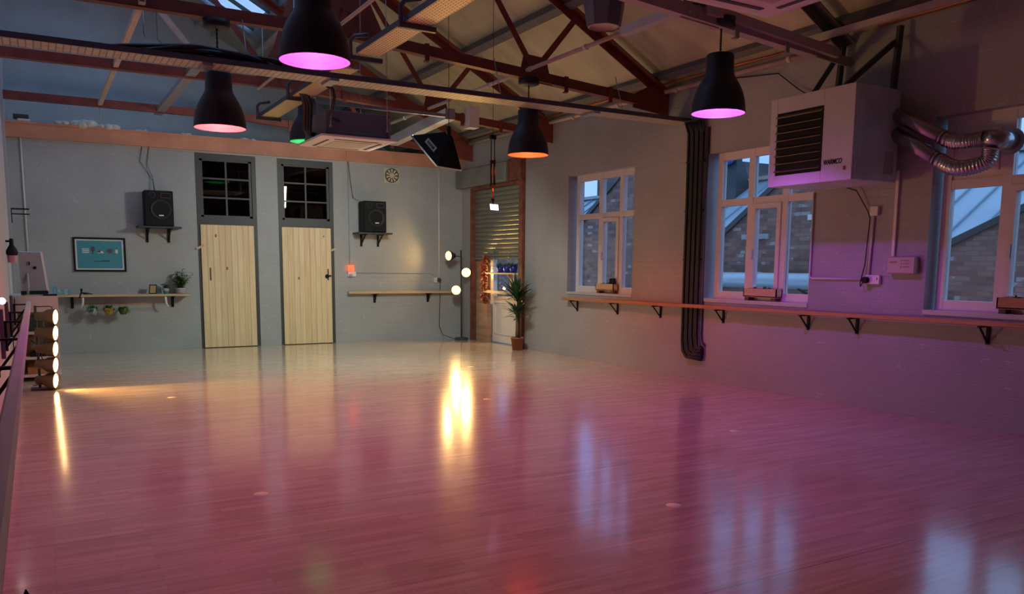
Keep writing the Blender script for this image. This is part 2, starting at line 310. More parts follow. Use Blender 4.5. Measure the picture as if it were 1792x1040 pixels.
M['leaf'] = mat('green_leaf', (.035, .10, .03), .45, var=.3, vs=9); M['leaf2'] = mat('light_green_leaf', (.13, .22, .06), .5, var=.3, vs=12); M['leafdark'] = mat('dark_fern_leaf', (.06, .13, .03), .5, var=.3)
M['leafred'] = mat('orange_red_leaf', (.42, .08, .03), .55, var=.4, vs=20)
M['terra'] = mat('terracotta_plastic', (.30, .085, .045), .5); M['soil'] = mat('dark_soil', (.03, .02, .015), .95)
M['trunk'] = mat('brown_bark', (.16, .10, .06), .85, var=.3, vs=25, bump=.4)
M['blue'] = mat('cobalt_blue_glaze', (.015, .03, .30), .3); M['tin'] = mat('grey_ceramic', (.40, .41, .43), .4); M['teal'] = mat('teal_glaze', (.05, .38, .34), .35); M['pot_w'] = mat('chalky_pink_pot', (.50, .42, .40), .6)
M['yellow'] = mat('mustard_pot', (.50, .30, .03), .5); M['mint'] = mat('mint_pot', (.30, .42, .36), .5)
M['poster'] = mat('teal_poster_paper', (.06, .31, .37), .5); M['mount'] = mat('white_card_mount', (.72, .74, .74), .6); M['ink'] = mat('dark_ink', (.02, .05, .07), .6); M['brown_ink'] = mat('brown_ink', (.12, .09, .10), .6)
M['tan'] = mat('tan_card', (.42, .26, .10), .6); M['sticker'] = mat('pale_yellow_sticker', (.85, .95, .40), .5)
M['heater'] = mat('heater_white_enamel', (.62, .60, .60), .42, var=.06, vs=3); M['heater_side'] = mat('heater_galvanised_side', (.60, .66, .72), .45, .3, var=.14, vs=4)
M['foil'] = mat('flexible_aluminium_duct', (.50, .50, .52), .24, .95, var=.05); M['copper'] = mat('copper_pipe', (.50, .17, .08), .35, .8)
M['foam'] = mat('expanding_foam', (.62, .60, .54), .9, var=.15, vs=14, bump=.6, bs=25)
M['alu'] = mat('silver_computer_shell', (.42, .42, .43), .3, .6); M['desk'] = mat('white_desk_laminate', (.66, .58, .55), .45)
M['acbody'] = mat('air_con_grey_casing', (.15, .14, .17), .5, .3); M['acpan'] = mat('air_con_white_panel', (.86, .82, .76), .4)
M['shutter'] = mat('green_grey_shutter', (.25, .26, .21), .4, .45, var=.06)
M['lintel'] = mat('green_grey_box_paint', (.20, .215, .19), .6, var=.15, vs=3, bump=.3)
M['screen'] = emit('lit_phone_screen', (.62, .66, 1.0), 1.6); M['glowred'] = emit('orange_red_glow', (1.0, .09, .03), 2.2)
M['softface'] = emit('softbox_diffuser', (.93, 1.0, .90), 85.0)
M['spot'] = emit('warm_spotlight_lens', (1.0, .60, .24), 9.0); M['spot2'] = emit('warm_floor_lamp_lens', (1.0, .52, .12), 7.0)
M['perf'] = slot_mat('perforated_tray_steel', 'perf', (.80, .67, .36)); M['ladder'] = slot_mat('slotted_tray_steel', 'ladder', (.62, .58, .42)); M['trayside'] = mat('tray_side_steel', (.10, .10, .13), .4, .5)
M['olive'] = mat('brass_lamp_can', (.19, .14, .08), .4, .6, var=.2); M['purple'] = mat('purple_painted_block', (.09, .07, .12), .55); M['letter_b'] = mat('blue_painted_letter', (.09, .38, .62), .5); M['letter_g'] = mat('green_painted_letter', (.42, .62, .40), .5)
M['fan'] = mat('aged_cream_plastic', (.60, .54, .40), .5); M['key'] = mat('beige_box_plastic', (.50, .44, .38), .5); M['tarp'] = mat('blue_tarpaulin', (.04, .17, .45), .6, bump=.6, bs=8)

M['acbody_l'] = mat('dull_white_duct', (.36, .36, .34), .5, var=.08)
XR, XL, YB, YF, YG = 7.2, -.28, 14.4, -2.2, 17.45
rz = lambda x: 7.63 - .54 * x          # underside of the roof lining
# ------------------------------------------------------------------ room shell
struct('floor', MB().box(XL - .3, XR + .3, YF - .3, YG + .3, -.2, 0), M['floor'])
def cut_wall(a0, a1, z0, z1, holes, mk):
    xs = sorted({a0, a1, *[h[0] for h in holes], *[h[1] for h in holes]}); zs = sorted({z0, z1, *[h[2] for h in holes], *[h[3] for h in holes]})
    for i in range(len(xs) - 1):
        for j in range(len(zs) - 1):
            cx, cz = (xs[i] + xs[i + 1]) / 2, (zs[j] + zs[j + 1]) / 2
            if any(h[0] < cx < h[1] and h[2] < cz < h[3] for h in holes): continue
            mk(xs[i], xs[i + 1], zs[j], zs[j + 1])
W1 = (9.11, 10.73, 1.01, 2.785); W2 = (6.07, 7.71, 1.02, 2.785); W3 = (3.06, 4.73, 1.02, 2.785); SH = (12.10, 13.93, 0, 2.82)
mb = MB(); cut_wall(YF, YG, 0, 3.72, [W1, W2, W3, SH], lambda a, b, c, d: mb.box(XR, XR + .3, a, b, c, d)); struct('wall_right', mb, M['wall_yz'])
D1 = (2.34, 3.31, 0, 3.20); D2 = (3.67, 4.645, 0, 3.20)
mb = MB(); cut_wall(XL, XR, 0, 3.24, [D1, D2], lambda a, b, c, d: mb.box(a, b, YB, YB + .22, c, d)); struct('wall_back', mb, M['wall_xz'])
struct('wall_left', MB().box(XL - .2, XL, YF, YG, 0, 7.9), M['plaster'])
struct('wall_front', MB().box(XL, XR, YF - .2, YF, 0, 8), M['wall_xz'])
mb = MB(); mb.prism([(XL, 0), (XR + .3, 0), (XR + .3, rz(XR + .3) + .1), (XL, rz(XL) + .1)], (0, YG, 0), (1, 0, 0), (0, 0, 1), (0, .2, 0)); struct('wall_gable', mb, M['gable'])
struct('trim_1', MB().box(XL, XR, YB + .02, YG, 3.40, 3.46), M['ledge'])
# steel beam over the doors: I section with bolts and a butt joint
mb = MB(); mb.box(XL, XR, YB - .06, YB + .16, 3.44, 3.462).box(XL, XR, YB - .06, YB + .16, 3.232, 3.252).box(XL, XR, YB - .045, YB + .1, 3.25, 3.445)
mb.box(4.88, 4.90, YB - .066, YB - .04, 3.235, 3.46)
for x in (1.1, 1.22, 2.35, 2.5, 3.4, 5.2, 6.1): mb.cyl((x, YB - .075, 3.242), (x, YB - .055, 3.242), .012, 6)
struct('trim_2', mb, M['red2'])
# roof lining: sloped slab with the skylight cut out
dirx = Vector((1, 0, -.54)).normalized(); nrm = Vector((.54, 0, 1)).normalized()
def slab(mb, x0, x1, y0, y1, t=.10, off=0):
    mb.prism([(x0, rz(x0) + off), (x1, rz(x1) + off), (x1, rz(x1) + off + t), (x0, rz(x0) + off + t)], (0, y0, 0), (1, 0, 0), (0, 0, 1), (0, y1 - y0, 0))
SKX0, SKX1, SKY0, SKY1 = .4, 3.78, 6.2, 16.15
mb = MB(); slab(mb, XL - .2, SKX0, YF - .2, YG + .2); slab(mb, SKX1, XR + .5, YF - .2, YG + .2); slab(mb, SKX0, SKX1, YF - .2, SKY0); slab(mb, SKX0, SKX1, SKY1, YG + .2)
struct('ceiling', mb, M['roof'])
# skylight
sk = struct('window_4', (lambda q: (slab(q, SKX0, SKX0 + .08, SKY0, SKY1, .14, -.05), slab(q, SKX1 - .10, SKX1, SKY0, SKY1, .16, -.08), slab(q, SKX0, SKX1, SKY0, SKY0 + .06, .14, -.05), slab(q, SKX0, SKX1, SKY1 - .16, SKY1, .14, -.06), q)[-1])(MB()), M['galv'])
y = SKY0 + .2
while y < SKY1 - .2:
    q = MB(); slab(q, SKX0 + .05, SKX1 - .05, y - .018, y + .018, .07, -.03); q.build('glazing_bar', M['grey'], sk); y += .59
q = MB(); slab(q, SKX0 + .05, SKX1 - .05, SKY0 + .05, SKY1 - .1, .008, .06); q.build('pane', M['glass'], sk)
# purlins along the roof
def purlin(x, y0, y1, w, h, m, lab):
    q = MB(); q.obox((x, (y0 + y1) / 2, rz(x) - h / 2 - .0), (0, 1, 0), dirx, nrm, (y1 - y0) / 2, w / 2, h / 2)
    tag(q.build('roof_purlin', m), lab, 'roof beam')
purlin(5.66, YF, YG, .11, .13, M['purlin'], 'dark timber purlin running under the roof lining above the orange pendant')
purlin(3.92, YF, YG, .10, .15, M['cream'], 'pale purlin along the lower edge of the skylight')
purlin(2.2, YF, YG, .10, .14, M['purlin'], 'dark timber purlin crossing below the skylight glazing')
purlin(7.0, YF, YG, .09, .08, M['purlin'], 'dark purlin along the eaves above the window wall')
# battens on the lining at the gable end (pale braces beside the skylight)
for k, (xa, xb) in enumerate(((2.95, 3.12), (3.25, 3.42))):
    q = MB(); q.bar((xa, YG - .02, rz(xa) - .05), (xb, YG - 1.3, rz(xb) - .03), .03, .03); tag(q.build('roof_batten', M['cream']), ('upper' if k == 0 else 'lower') + ' pale batten under the roof against the gable end', 'batten')

# ------------------------------------------------------------------ roof trusses
rc = lambda x: 7.49 - .54 * x
def truss(label, loc_y, m1='red', m2='red', left=True):
    t = thing('roof_truss', label, 'roof truss', (0, loc_y, 3.42), 'steel trusses across the room')
    Y = loc_y
    q = MB()
    for s_ in (-1, 1):
        q.box(XL, 3.0, Y + s_ * .045 - .006, Y + s_ * .045 + .006, 3.71, 3.81); q.prism([(3.0, 3.71), (6.65, 3.45), (6.65, 3.55), (3.0, 3.81)], (0, Y + s_ * .045 - .006, 0), (1, 0, 0), (0, 0, 1), (0, .012, 0))
    q.box(XL, 3.0, Y - .05, Y + .05, 3.70, 3.715); q.prism([(3.0, 3.70), (6.65, 3.44), (6.65, 3.455), (3.0, 3.715)], (0, Y - .05, 0), (1, 0, 0), (0, 0, 1), (0, .10, 0))
    q.build('bottom_chord', M[m1], t)
    q = MB(); q.angle((7.195, Y, rc(7.195) + .03), (XL, Y, rc(XL) + .03), .11, .012, flip=1); q.build('rafter', M[m2], t)
    for a, b in (((2.78, 3.86), (2.0, 4.85)), ((2.78, 3.90), (3.35, 5.62)), ((5.14, 3.68), (4.06, 5.24)), ((5.18, 3.68), (5.74, 4.34))):
        if a[0] < 3 and not left: continue
        q = MB(); q.angle((a[0], Y - .01, a[1]), (b[0], Y - .01, b[1]), .07, .009, up=(0, -1, 0)); q.build('web_strut', M[m2], t)
    q = MB(); q.prism([(6.62, 3.40), (7.195, 3.34), (7.195, 3.62), (6.95, 3.72), (6.62, 3.56)] if m1 == 'red' else [(6.62, 3.45), (7.195, 3.41), (7.195, 3.50), (6.62, 3.55)], (0, Y - .008, 0), (1, 0, 0), (0, 0, 1), (0, .016, 0)); q.build('gusset_plate', M[m1], t)
    if left:
      q = MB(); q.prism([(2.55, 3.72), (3.35, 3.70), (3.12, 4.16), (2.85, 4.22)], (0, Y - .008, 0), (1, 0, 0), (0, 0, 1), (0, .016, 0))
      for i in range(5): q.cyl((2.65 + i * .14, Y - .07, 3.765), (2.65 + i * .14, Y + .07, 3.765), .017, 6)
      for i in range(3): q.cyl((2.85 + i * .08, Y - .03, 4.0 - i * .03), (2.85 + i * .08, Y + .03, 4.0 - i * .03), .015, 6)
      q.build('gusset_plate', M[m1], t)
    q = MB(); q.prism([(4.95, 3.55), (5.4, 3.52), (5.32, 3.82), (5.02, 3.84)], (0, Y - .008, 0), (1, 0, 0), (0, 0, 1), (0, .016, 0))
    for i in range(3): q.cyl((5.02 + i * .13, Y - .07, 3.60), (5.02 + i * .13, Y + .07, 3.60), .015, 6)
    q.build('gusset_plate', M[m1], t)
    for x in (3.75, 5.55, 6.2): zc = 3.70 - (x - 3.0) * .0712; MB().box(x, x + .05, Y - .066, Y - .052, zc - .06, zc + .12).box(x, x + .05, Y - .051, Y - .01, zc - .065, zc - .055).build('clip', M[m1], t)
    return t
M['mauve'] = mat('mauve_white_paint', (.42, .35, .35), .55, var=.1)
truss('pale painted steel truss nearest the camera, over the magenta and violet pendants', 5.7, 'mauve', 'purlin')
truss('steel truss overhead beyond the top edge of the picture', 2.95, 'mauve', 'purlin')
t2 = truss('red steel truss carrying the rose and orange pendants', 8.45)
t3 = truss('red steel truss behind the slotted cable tray, over the nearer part of the air conditioner', 11.2)
truss('red steel truss just in front of the beam over the plank doors', 13.95, left=False)
tag(MB().angle((1.39, 11.12, 4.56), (2.02, 11.12, 3.80), .06, .008, up=(0, -1, 0)).build('roof_brace', M['cream']), 'pale flat brace slanting down to the middle red truss', 'brace')

# ------------------------------------------------------------------ windows in the right wall
def casement(n, w, cols, zt, sash, solid=False):
    y0, y1, z0, z1 = w; X0, X1 = 7.31, 7.38
    fr = MB(); f = .075
    fr.box(X0, X1, y0, y0 + f, z0, z1).box(X0, X1, y1 - f, y1, z0, z1)
    ed = [y0 + f] + [v for c in cols for v in (c - .04, c + .04)] + [y1 - f]
    for i in range(0, len(ed), 2):
        for za, zb in ((z0, z0 + .10), (zt - .035, zt + .045), (z1 - .09, z1)): fr.box(X0 + .003, X1 - .003, ed[i], ed[i + 1], za, zb)
    for c in cols: fr.box(X0, X1, c - .04, c + .04, z0, z1)
    wd = struct('window_%d' % n, fr, M['upvc'])
    edges = [y0 + f] + [v for c in cols for v in (c - .04, c + .04)] + [y1 - f]
    for i in range(0, len(edges), 2):
        a, b = edges[i], edges[i + 1]; k = i // 2
        if k == sash:
            s_ = MB(); s_.box(X0 - .015, X1 - .01, a + .055, b - .055, z0 + .102, z0 + .16).box(X0 - .015, X1 - .01, a + .055, b - .055, zt - .09, zt - .037).box(X0 - .016, X1 - .009, a, a + .055, z0 + .102, zt - .037).box(X0 - .016, X1 - .009, b - .055, b, z0 + .102, zt - .037)
            so = s_.build('sash', M['upvc'], wd); MB().box(X0 - .04, X0 - .015, b - .045, b - .02, 1.5, 1.62).build('handle', M['white'], so)
        MB().box(X0 + .03, X0 + .04, a, b, z0 + .08, zt).build('pane', M['glass'], wd)
        if solid and k == len(edges) // 2 - 1: 
            MB().box(X0 + .02, X0 + .05, a, b, zt, z1 - .06).build('blanking_panel', M['upvc'], wd); MB().box(X0 + .005, X0 + .021, a + .05, b - .05, zt + .10, z1 - .15).build('panel_bead', M['upvc'], wd)
        else: MB().box(X0 + .03, X0 + .04, a, b, zt, z1 - .08).build('pane', M['glass'], wd)
    return wd
casement(1, (W1[0] + .02, W1[1] - .08, 1.01, 2.785), [9.53, 10.03], 2.155, 1)
casement(2, (W2[0] + .02, W2[1] - .10, 1.02, 2.785), [6.55, 7.065], 2.18, 1)
casement(3, (W3[0] + .02, W3[1] - .04, 1.02, 2.785), [3.58, 4.11], 2.17, 1, True)
for i, w in enumerate((W1, W2, W3)):
    struct('trim_%d' % (4 + i), MB().box(XR - .012, XR + .3, w[0], w[1], 0.985, w[2] + .008), mat('sill_paint_%d' % i, (.55, .55, .56), .4))

# ------------------------------------------------------------------ outside
mb = MB(); prof = [(40, -3), (40, 2.4), (18.3, 2.3), (15.0, 4.45), (13.5, 1.62), (13.2, 1.80), (10.1, 3.85), (8.75, 1.36), (5.3, 2.92), (4.4, 1.3), (2.6, 2.7), (-4, 2.0), (-4, -3)]
mb.prism(prof, (12.5, 0, 0), (0, 1, 0), (0, 0, 1), (.35, 0, 0)); nb = mb.build('brick_building', M['brick_out'], org=(0, 0, 0)); tag(nb, 'weathered red brick gable wall of the neighbouring building outside the windows', 'building')
for a, b in ((2, 3), (5, 6), (7, 8), (9, 10)):
    pa, pb = prof[a], prof[b]; MB().bar((12.48, pa[0], pa[1] + .04), (12.48, pb[0], pb[1] + .04), .08, .10, up=(0, 0, 1)).build('coping', M['grey'], nb)
q = MB(); q.box(12.46, 12.52, 12.25, 11.55, 1.98, 2.08); q.build('window_lintel', mat('stone_lintel', (.38, .38, .36), .8), nb)
q = MB(); q.box(12.47, 12.52, 10.62, 10.42, 2.30, 2.40); q.build('vent_cover', M['white'], nb)
q = MB(); q.add([(12.86, 40, 1.0), (12.86, -4, 1.0), (17.3, -4, 3.82), (17.3, 40, 3.82), (17.5, 40, -3), (17.5, -4, -3), (12.86, 40, -3), (12.86, -4, -3)], [(0, 1, 2, 3), (3, 2, 5, 4), (0, 3, 4, 6), (1, 7, 5, 2), (6, 7, 1, 0)])
ro = q.build('metal_roof', M['metal_roof'], org=(0, 0, 0)); tag(ro, 'pale ribbed metal roof rising behind the brick gable outside', 'roof')
q = MB(); y = -3.5
while y < 39: q.bar((12.9, y, 1.045), (17.3, y, 3.84), .04, .05); y += .55
q.build('standing_seam', mat('roof_seam_metal', (.30, .38, .44), .5, .2), ro)
q = MB(); q.box(17.1, 17.6, -4, 40, 3.78, 3.88); q.build('ridge_cap', M['tin'], ro)
q = MB(); q.cyl((12.15, 15.0, 1.17), (12.15, 8.9, 1.17), .15, 24)
for y in (10.1, 11.4, 12.5, 13.8): q.cyl((12.15, y, 1.17), (12.15, y + .05, 1.17), .165, 24)
ep = q.build('outdoor_duct', mat('pale_duct_metal', (.55, .62, .66), .4, .2)); tag(ep, 'fat pale round duct running level across the brick wall outside', 'duct')
q = MB()
for y in (10.4, 11.7, 13.0): q.bar((12.5, y, .85), (12.1, y, 1.02), .04, .04).bar((12.5, y, 1.02), (12.05, y, 1.02), .04, .04)
q.build('duct_bracket', M['grey'], ep)
q = MB(); q.box(16.4, 17.6, 16.4, 18.0, 3.2, 4.25).box(16.2, 17.8, 16.2, 18.3, 4.75, 5.5).box(16.6, 16.8, 16.6, 16.8, 4.2, 4.8).box(17.3, 17.5, 17.6, 17.8, 4.2, 4.8)
tag(q.build('rooftop_hood', M['grey']), 'dark cowled extractor hood on the roof outside the middle window', 'extractor hood')
q = MB()
for k in range(5): q.sphere((16.25, 16.6 + k * .22, 4.28), .16, 10, 6, (1, 1.1, .8 + .3 * (k % 2)))
tag(q.build('blue_tarpaulin', M['tarp']), 'crumpled blue tarpaulin beside the rooftop hood outside', 'tarpaulin')
q = MB(); q.box(16.6, 17.4, 21.6, 23.0, 3.8, 4.9)
tag(q.build('rooftop_tank', M['grey']), 'dark rooftop tank against the sky outside the farthest window', 'tank')
tag(MB().box(7.5, 60, -30, 60, -3.2, -3.0).build('yard_ground', M['tarmac'], org=(0, 0, 0)), 'dark yard ground outside below the windows', 'ground')
bpy.data.objects['yard_ground']['kind'] = 'structure'

# ------------------------------------------------------------------ plank doors
def plank_door(n, x0, x1, latch_right):
    d = MB(); t = .07; YA, YZ = YB - .005, YB + .09
    d.box(x0 + .002, x0 + t, YA, YZ, 0, 3.198).box(x1 - t, x1 - .002, YA, YZ, 0, 3.198).box(x0 + t, x1 - t, YA + .002, YZ - .002, 3.11, 3.196).box(x0 + t, x1 - t, YA + .002, YZ - .002, 2.047, 2.17)
    dr = struct('door_%d' % n, d, M['grey'])
    xm = (x0 + x1) / 2; ti = MB(); a, b = x0 + t, x1 - t
    ti.box(a, a + .045, YB + .015, YB + .05, 2.17, 3.11).box(b - .045, b, YB + .015, YB + .05, 2.17, 3.11).box(a, b, YB + .015, YB + .05, 2.17, 2.205).box(a, b, YB + .015, YB + .05, 3.08, 3.11)
    ti.box(xm - .014, xm + .014, YB + .012, YB + .05, 2.18, 3.1)
    for z in (2.49, 2.80): ti.box(a, b, YB + .014, YB + .048, z - .013, z + .013)
    tf = ti.build('transom_light', M['grey'], dr); MB().box(a, b, YB + .03, YB + .036, 2.18, 3.1).build('pane', M['tglass'], tf)
    lf = MB()
    w = (x1 - x0 - 2 * t + .03) / 9
    for k in range(9): lf.box(x0 + t - .025 + k * w + .0018, x0 + t - .025 + (k + 1) * w - .0018, YB - .028, YB + .01, .012, 2.045)
    lf.box(x0 + t, x1 - t, YB + .0, YB + .03, .012, 2.04)
    leaf = lf.build('door_leaf', M['pine'], dr)
    h = MB()
    if latch_right:
        xx = x1 - .13; h.box(xx - .008, xx + .008, YB - .038, YB - .028, 1.13, 1.33).cyl((xx - .02, YB - .05, 1.20), (xx - .02, YB - .028, 1.20), .035, 14).bar((xx - .03, YB - .052, 1.20), (xx + .05, YB - .052, 1.21), .014, .03)
        h.build('latch', M['black'], leaf, label='dark latch')
        MB().bar((x1 - .075, YB - .035, 1.655), (x1 + .02, YB - .035, 1.69), .014, .035).build('turn_button', M['oak'], dr, label='small timber turn button')
    else:
        xx = x0 + .175; h.box(xx - .012, xx + .012, YB - .032, YB - .028, 1.13, 1.34); h.build('cover_strip', M['trunk'], leaf, label='brown strip')
        MB().bar((x0 - .03, YB - .035, 1.645), (x0 + .09, YB - .035, 1.71), .014, .035).build('turn_button', M['oak'], dr, label='small timber turn button')
    return dr
plank_door(1, D1[0], D1[1], False); plank_door(2, D2[0], D2[1], True)
# room behind the transoms: a partition so that the panes look into a dark store
struct('wall_store', MB().box(XL, XR, YG - .3, YG - .2, 0, 3.4), mat('store_wall', (.12, .12, .12), .9))

# ------------------------------------------------------------------ roller shutter doorway
sh = thing('roller_shutter', 'ribbed grey roller shutter half lowered over the white glazed door', 'roller shutter', (7.24, 13.0, 1.54))
q = MB(); z = 1.56; prof = []
while z < 2.84: prof += [(0, z), (-.018, z + .02), (-.018, z + .055), (0, z + .075)]; z += .078
pts = prof + [(.012, prof[-1][1]), (.012, 1.56)]
q.prism(pts, (7.235, SH[0] + .06, 0), (1, 0, 0), (0, 0, 1), (0, SH[1] - SH[0] - .08, 0)); q.build('curtain', M['shutter'], sh)
MB().box(7.20, 7.26, SH[0] + .06, SH[1] - .02, 1.525, 1.565).build('bottom_rail', M['shutter'], sh)
for y in (12.55, 13.1):
    MB().tube([(7.19, y, 1.53), (7.18, y, 1.60), (7.19, y, 1.66), (7.205, y, 1.66)], .005, 6).build('pull_hook', M['galv'], sh)
struct('trim_7', MB().box(7.05, XR, 12.47, YB, 2.86, 3.20), M['lintel'], bevel=.02)
q = MB(); q.box(7.10, 7.20, 12.02, 12.47, 2.86, 3.22).box(7.14, 7.22, 12.02, 12.14, 0, 2.87); struct('trim_8', q, M['rust'])
struct('trim_9', MB().box(7.15, 7.24, 13.90, 13.96, 0, 2.84).box(7.16, 7.24, 12.14, 13.9, 2.80, 2.85), M['rust'])
struct('wall_infill', MB().box(7.26, 7.5, 13.46, 13.93, 0, 2.82), M['brick_in'])
tag(MB().box(7.16, 7.26, 13.30, 13.72, 0, .71).build('brick_pier', M['brick_in']), 'low rough orange brick pier beside the white door', 'brick pier')
# white half-glazed door
d = MB(); y0, y1, X0, X1 = 12.14, 13.46, 7.30, 7.37
d.box(X0, X1, y0, y0 + .07, 0, 2.82).box(X0, X1, y1 - .07, y1, 0, 2.82).box(X0 + .002, X1 - .002, y0 + .07, y1 - .07, 2.1, 2.2)
d3 = struct('door_3', d, M['upvc'])
lf = MB(); a, b = y0 + .07, y1 - .07
lf.box(X0 - .01, X1, a, a + .10, .02, 2.098).box(X0 - .01, X1, b - .10, b, .02, 2.098)
for za, zb in ((.02, .14), (.74, .86), (2.0, 2.098)): lf.box(X0 - .008, X1 - .002, a + .10, b - .10, za, zb)
lf.box(X0 + .01, X1 - .01, a + .1, b - .1, .14, .74)
lo = lf.build('door_leaf', M['upvc'], d3); MB().box(X0 + .03, X0 + .04, a + .09, b - .09, .85, 2.01).build('pane', M['glass'], lo)
MB().box(X0 + .015, X0 + .05, 12.56, 12.61, .85, 2.01).build('glazing_bar', M['upvc'], lo)
q = MB(); q.box(X0 - .006, X0 + .012, a + .13, b - .13, .16, .18).box(X0 - .006, X0 + .012, a + .13, b - .13, .70, .72).box(X0 - .006, X0 + .012, a + .13, a + .15, .16, .72).box(X0 - .006, X0 + .012, b - .15, b - .13, .16, .72); q.build('panel_moulding', M['upvc'], lo)
tag(MB().bar((7.17, 12.14, .925), (7.17, 13.42, .945), .045, .05).build('barre_rail', M['oak']), 'short pale timber rail across the shutter doorway', 'rail')
st = thing('window_shelf', 'narrow pale timber shelf hung across the shutter doorway', 'shelf', (7.2, 12.7, 1.25))
MB().box(7.14, 7.27, 12.14, 13.33, 1.262, 1.288).build('shelf_board', M['oak'], st); q = MB(); q.box(7.24, 7.27, 12.56, 12.60, 1.0, 1.262).prism([(0, 0), (0, -.1), (-.08, 0)], (7.25, 12.57, 1.262), (1, 0, 0), (0, 0, 1), (0, .02, 0)); q.build('bracket', M['oak'], st)
def herb_pot(y, lab, shade):
    t = thing('herb_pot', lab, 'potted herb', (7.2, y, 1.288), 'blue herb pots on the doorway shelf')
    MB().lathe([(.001, 0), (.055, 0), (.075, .14), (.07, .14), (.065, .11), (.001, .11)], (7.2, y, 1.288), n=20).build('pot', shade, t)
    q = MB(); rr = random.Random(int(y * 100))
    for k in range(70):
        a = rr.uniform(0, 2 * pi); e = rr.uniform(.3, 1.3); q.leaf((7.2 + cos(a) * .03, y + sin(a) * .03, 1.40), (cos(a) * cos(e), sin(a) * cos(e), sin(e)), (0, 0, 1), rr.uniform(.08, .17), .02, .5, 3)
    q.build('foliage', M['leaf2'], t)
herb_pot(12.86, 'cobalt pot of green herbs, leftmost of three on the doorway shelf', M['blue'])
herb_pot(12.63, 'cobalt pot of green herbs, middle of three on the doorway shelf', M['blue'])
herb_pot(12.40, 'cobalt pot of green herbs, rightmost of three on the doorway shelf', M['blue'])
q = MB(); rr = random.Random(3)
for k in range(230):
    z = rr.uniform(.72, 1.6); a = rr.uniform(0, 2 * pi); w = .03 + .08 * (z - .7); q.leaf((7.17 + rr.uniform(-.04, .04), 13.40 + rr.uniform(-w, w) + .02, z), (cos(a) * .7, sin(a), rr.uniform(-.9, .3)), (0, 0, 1), rr.uniform(.05, .09), .045, .1, 3)
gl = thing('leaf_garland', 'hanging garland of orange and red leaves beside the shutter doorway', 'garland', (7.17, 13.42, .7)); q.build('leaves', M['leafred'], gl)
MB().tube([(7.18, 13.42, 1.62), (7.18, 13.43, 1.3), (7.18, 13.42, .74)], .006, 6).build('stem', M['trunk'], gl)

# ------------------------------------------------------------------ coloured pendants
SHP = [(.240, 0), (.241, .02), (.236, .07), (.226, .13), (.208, .19), (.180, .25), (.150, .30), (.131, .335), (.124, .37), (.123, .50), (.117, .515), (.03, .520), (.012, .522)]
def pendant(label, x, y, z, col, cz, can=True):
    t = thing('pendant_lamp', label, 'pendant lamp', (x, y, z), 'dark bell pendants with coloured bulbs')
    MB().lathe(SHP, (x, y, z), n=48).build('lamp_shade', M['shade'], t)
    MB().lathe([(max(.004, r - .004), h + (.001 if i < 2 else -.003)) for i, (r, h) in enumerate(SHP)], (x, y, z), n=48).build('shade_lining', M['shade_in'], t)
    P, c = LP[col]
    bm_ = emit('bulb_' + col, c, 6.0); MB().sphere((x, y, z + .24), .045).build('bulb', bm_, t)
    ld = bpy.data.lights.new('bulb_light', 'POINT'); ld.energy = P; ld.color = c; ld.shadow_soft_size = .05
    lo = bpy.data.objects.new('bulb_light', ld); C.objects.link(lo); lo.parent = t; lo.location = (0, 0, .17)
    pts = [(x + .006 * sin(k * 1.3), y + .006 * cos(k * 1.3), z + .52 + (cz - z - .52) * k / 24) for k in range(25)]
    pts2 = [(x - .006 * sin(k * 1.3), y - .006 * cos(k * 1.3), z + .52 + (cz - z - .52) * k / 24) for k in range(25)]
    MB().tube(pts, .005, 6).tube(pts2, .005, 6).build('flex', M['cable'], t)
    if can: MB().lathe([(.001, 0), (.09, .0), (.12, .012), (.125, .075), (.001, .075)], (x, y, cz - .01), n=32).build('ceiling_rose', M['cable'], t)
    return t
pendant('dark bell pendant glowing magenta, nearest the camera at top centre', 1.73, 5.7, 2.775, 'magenta', 3.63)
pendant('dark bell pendant glowing rose pink, hanging left over the plank doors', 1.62, 8.45, 2.70, 'rose', 3.63)
pendant('dark bell pendant glowing orange, hanging in front of the roller shutter', 5.09, 8.45, 2.70, 'orange', 3.50)
pendant('dark bell pendant glowing violet, hanging beside the wall heater', 5.44, 5.7, 2.79, 'violet', 3.53 + .02)
pendant('dark bell pendant glowing green, half hidden behind the air conditioner', 3.28, 11.2, 3.045, 'green', 3.62)
pendant('added bell pendant glowing rose, unseen above the near handrail, for light near the camera', 1.7, 2.95, 2.74, 'rose_fill', 3.63)  # added lamp out of view, raises the rose light near the camera

# ------------------------------------------------------------------ cable trays
tr = thing('cable_tray', 'long slotted steel cable tray crossing the whole room from wall to wall', 'cable tray', (3.5, 8.14, 3.2))
MB().box(XL, 7.19, 8.0, 8.29, 3.20, 3.206).build('tray_bed', M['ladder'], tr)
MB().box(XL, 7.19, 7.995, 8.003, 3.20, 3.25).build('tray_side', M['trayside'], tr); MB().box(XL, 7.19, 8.287, 8.295, 3.20, 3.25).build('tray_side', M['trayside'], tr)
q = MB()
for x in (1.45, 2.62, 5.75): MB().box(x - .045, x + .045, 8.0, 8.28, 3.175, 3.199).build('splice_bracket', M['galv'], tr)
for x in (1.85, 4.6, 6.3):
    MB().cyl((x, 8.2, 3.2), (x, 8.40, 3.72), .005, 6).build('hanger_rod', M['galv'], tr)
q = MB(); rr = random.Random(5)
for k in range(9):
    x0 = .75 + rr.uniform(-.1, .3); x1 = 2.3 + rr.uniform(-.3, .2); yy = 8.05 + rr.uniform(0, .18); h = rr.uniform(.04, .10)
    q.tube([(x0 + (x1 - x0) * i / 14, yy + .03 * sin(i + k), 3.245 + h * sin(pi * i / 14)) for i in range(15)], .020, 6)
tag(q.build('cable_coil', M['cable']), 'tangle of black cable lying on the slotted tray at left', 'cable')
q = MB()
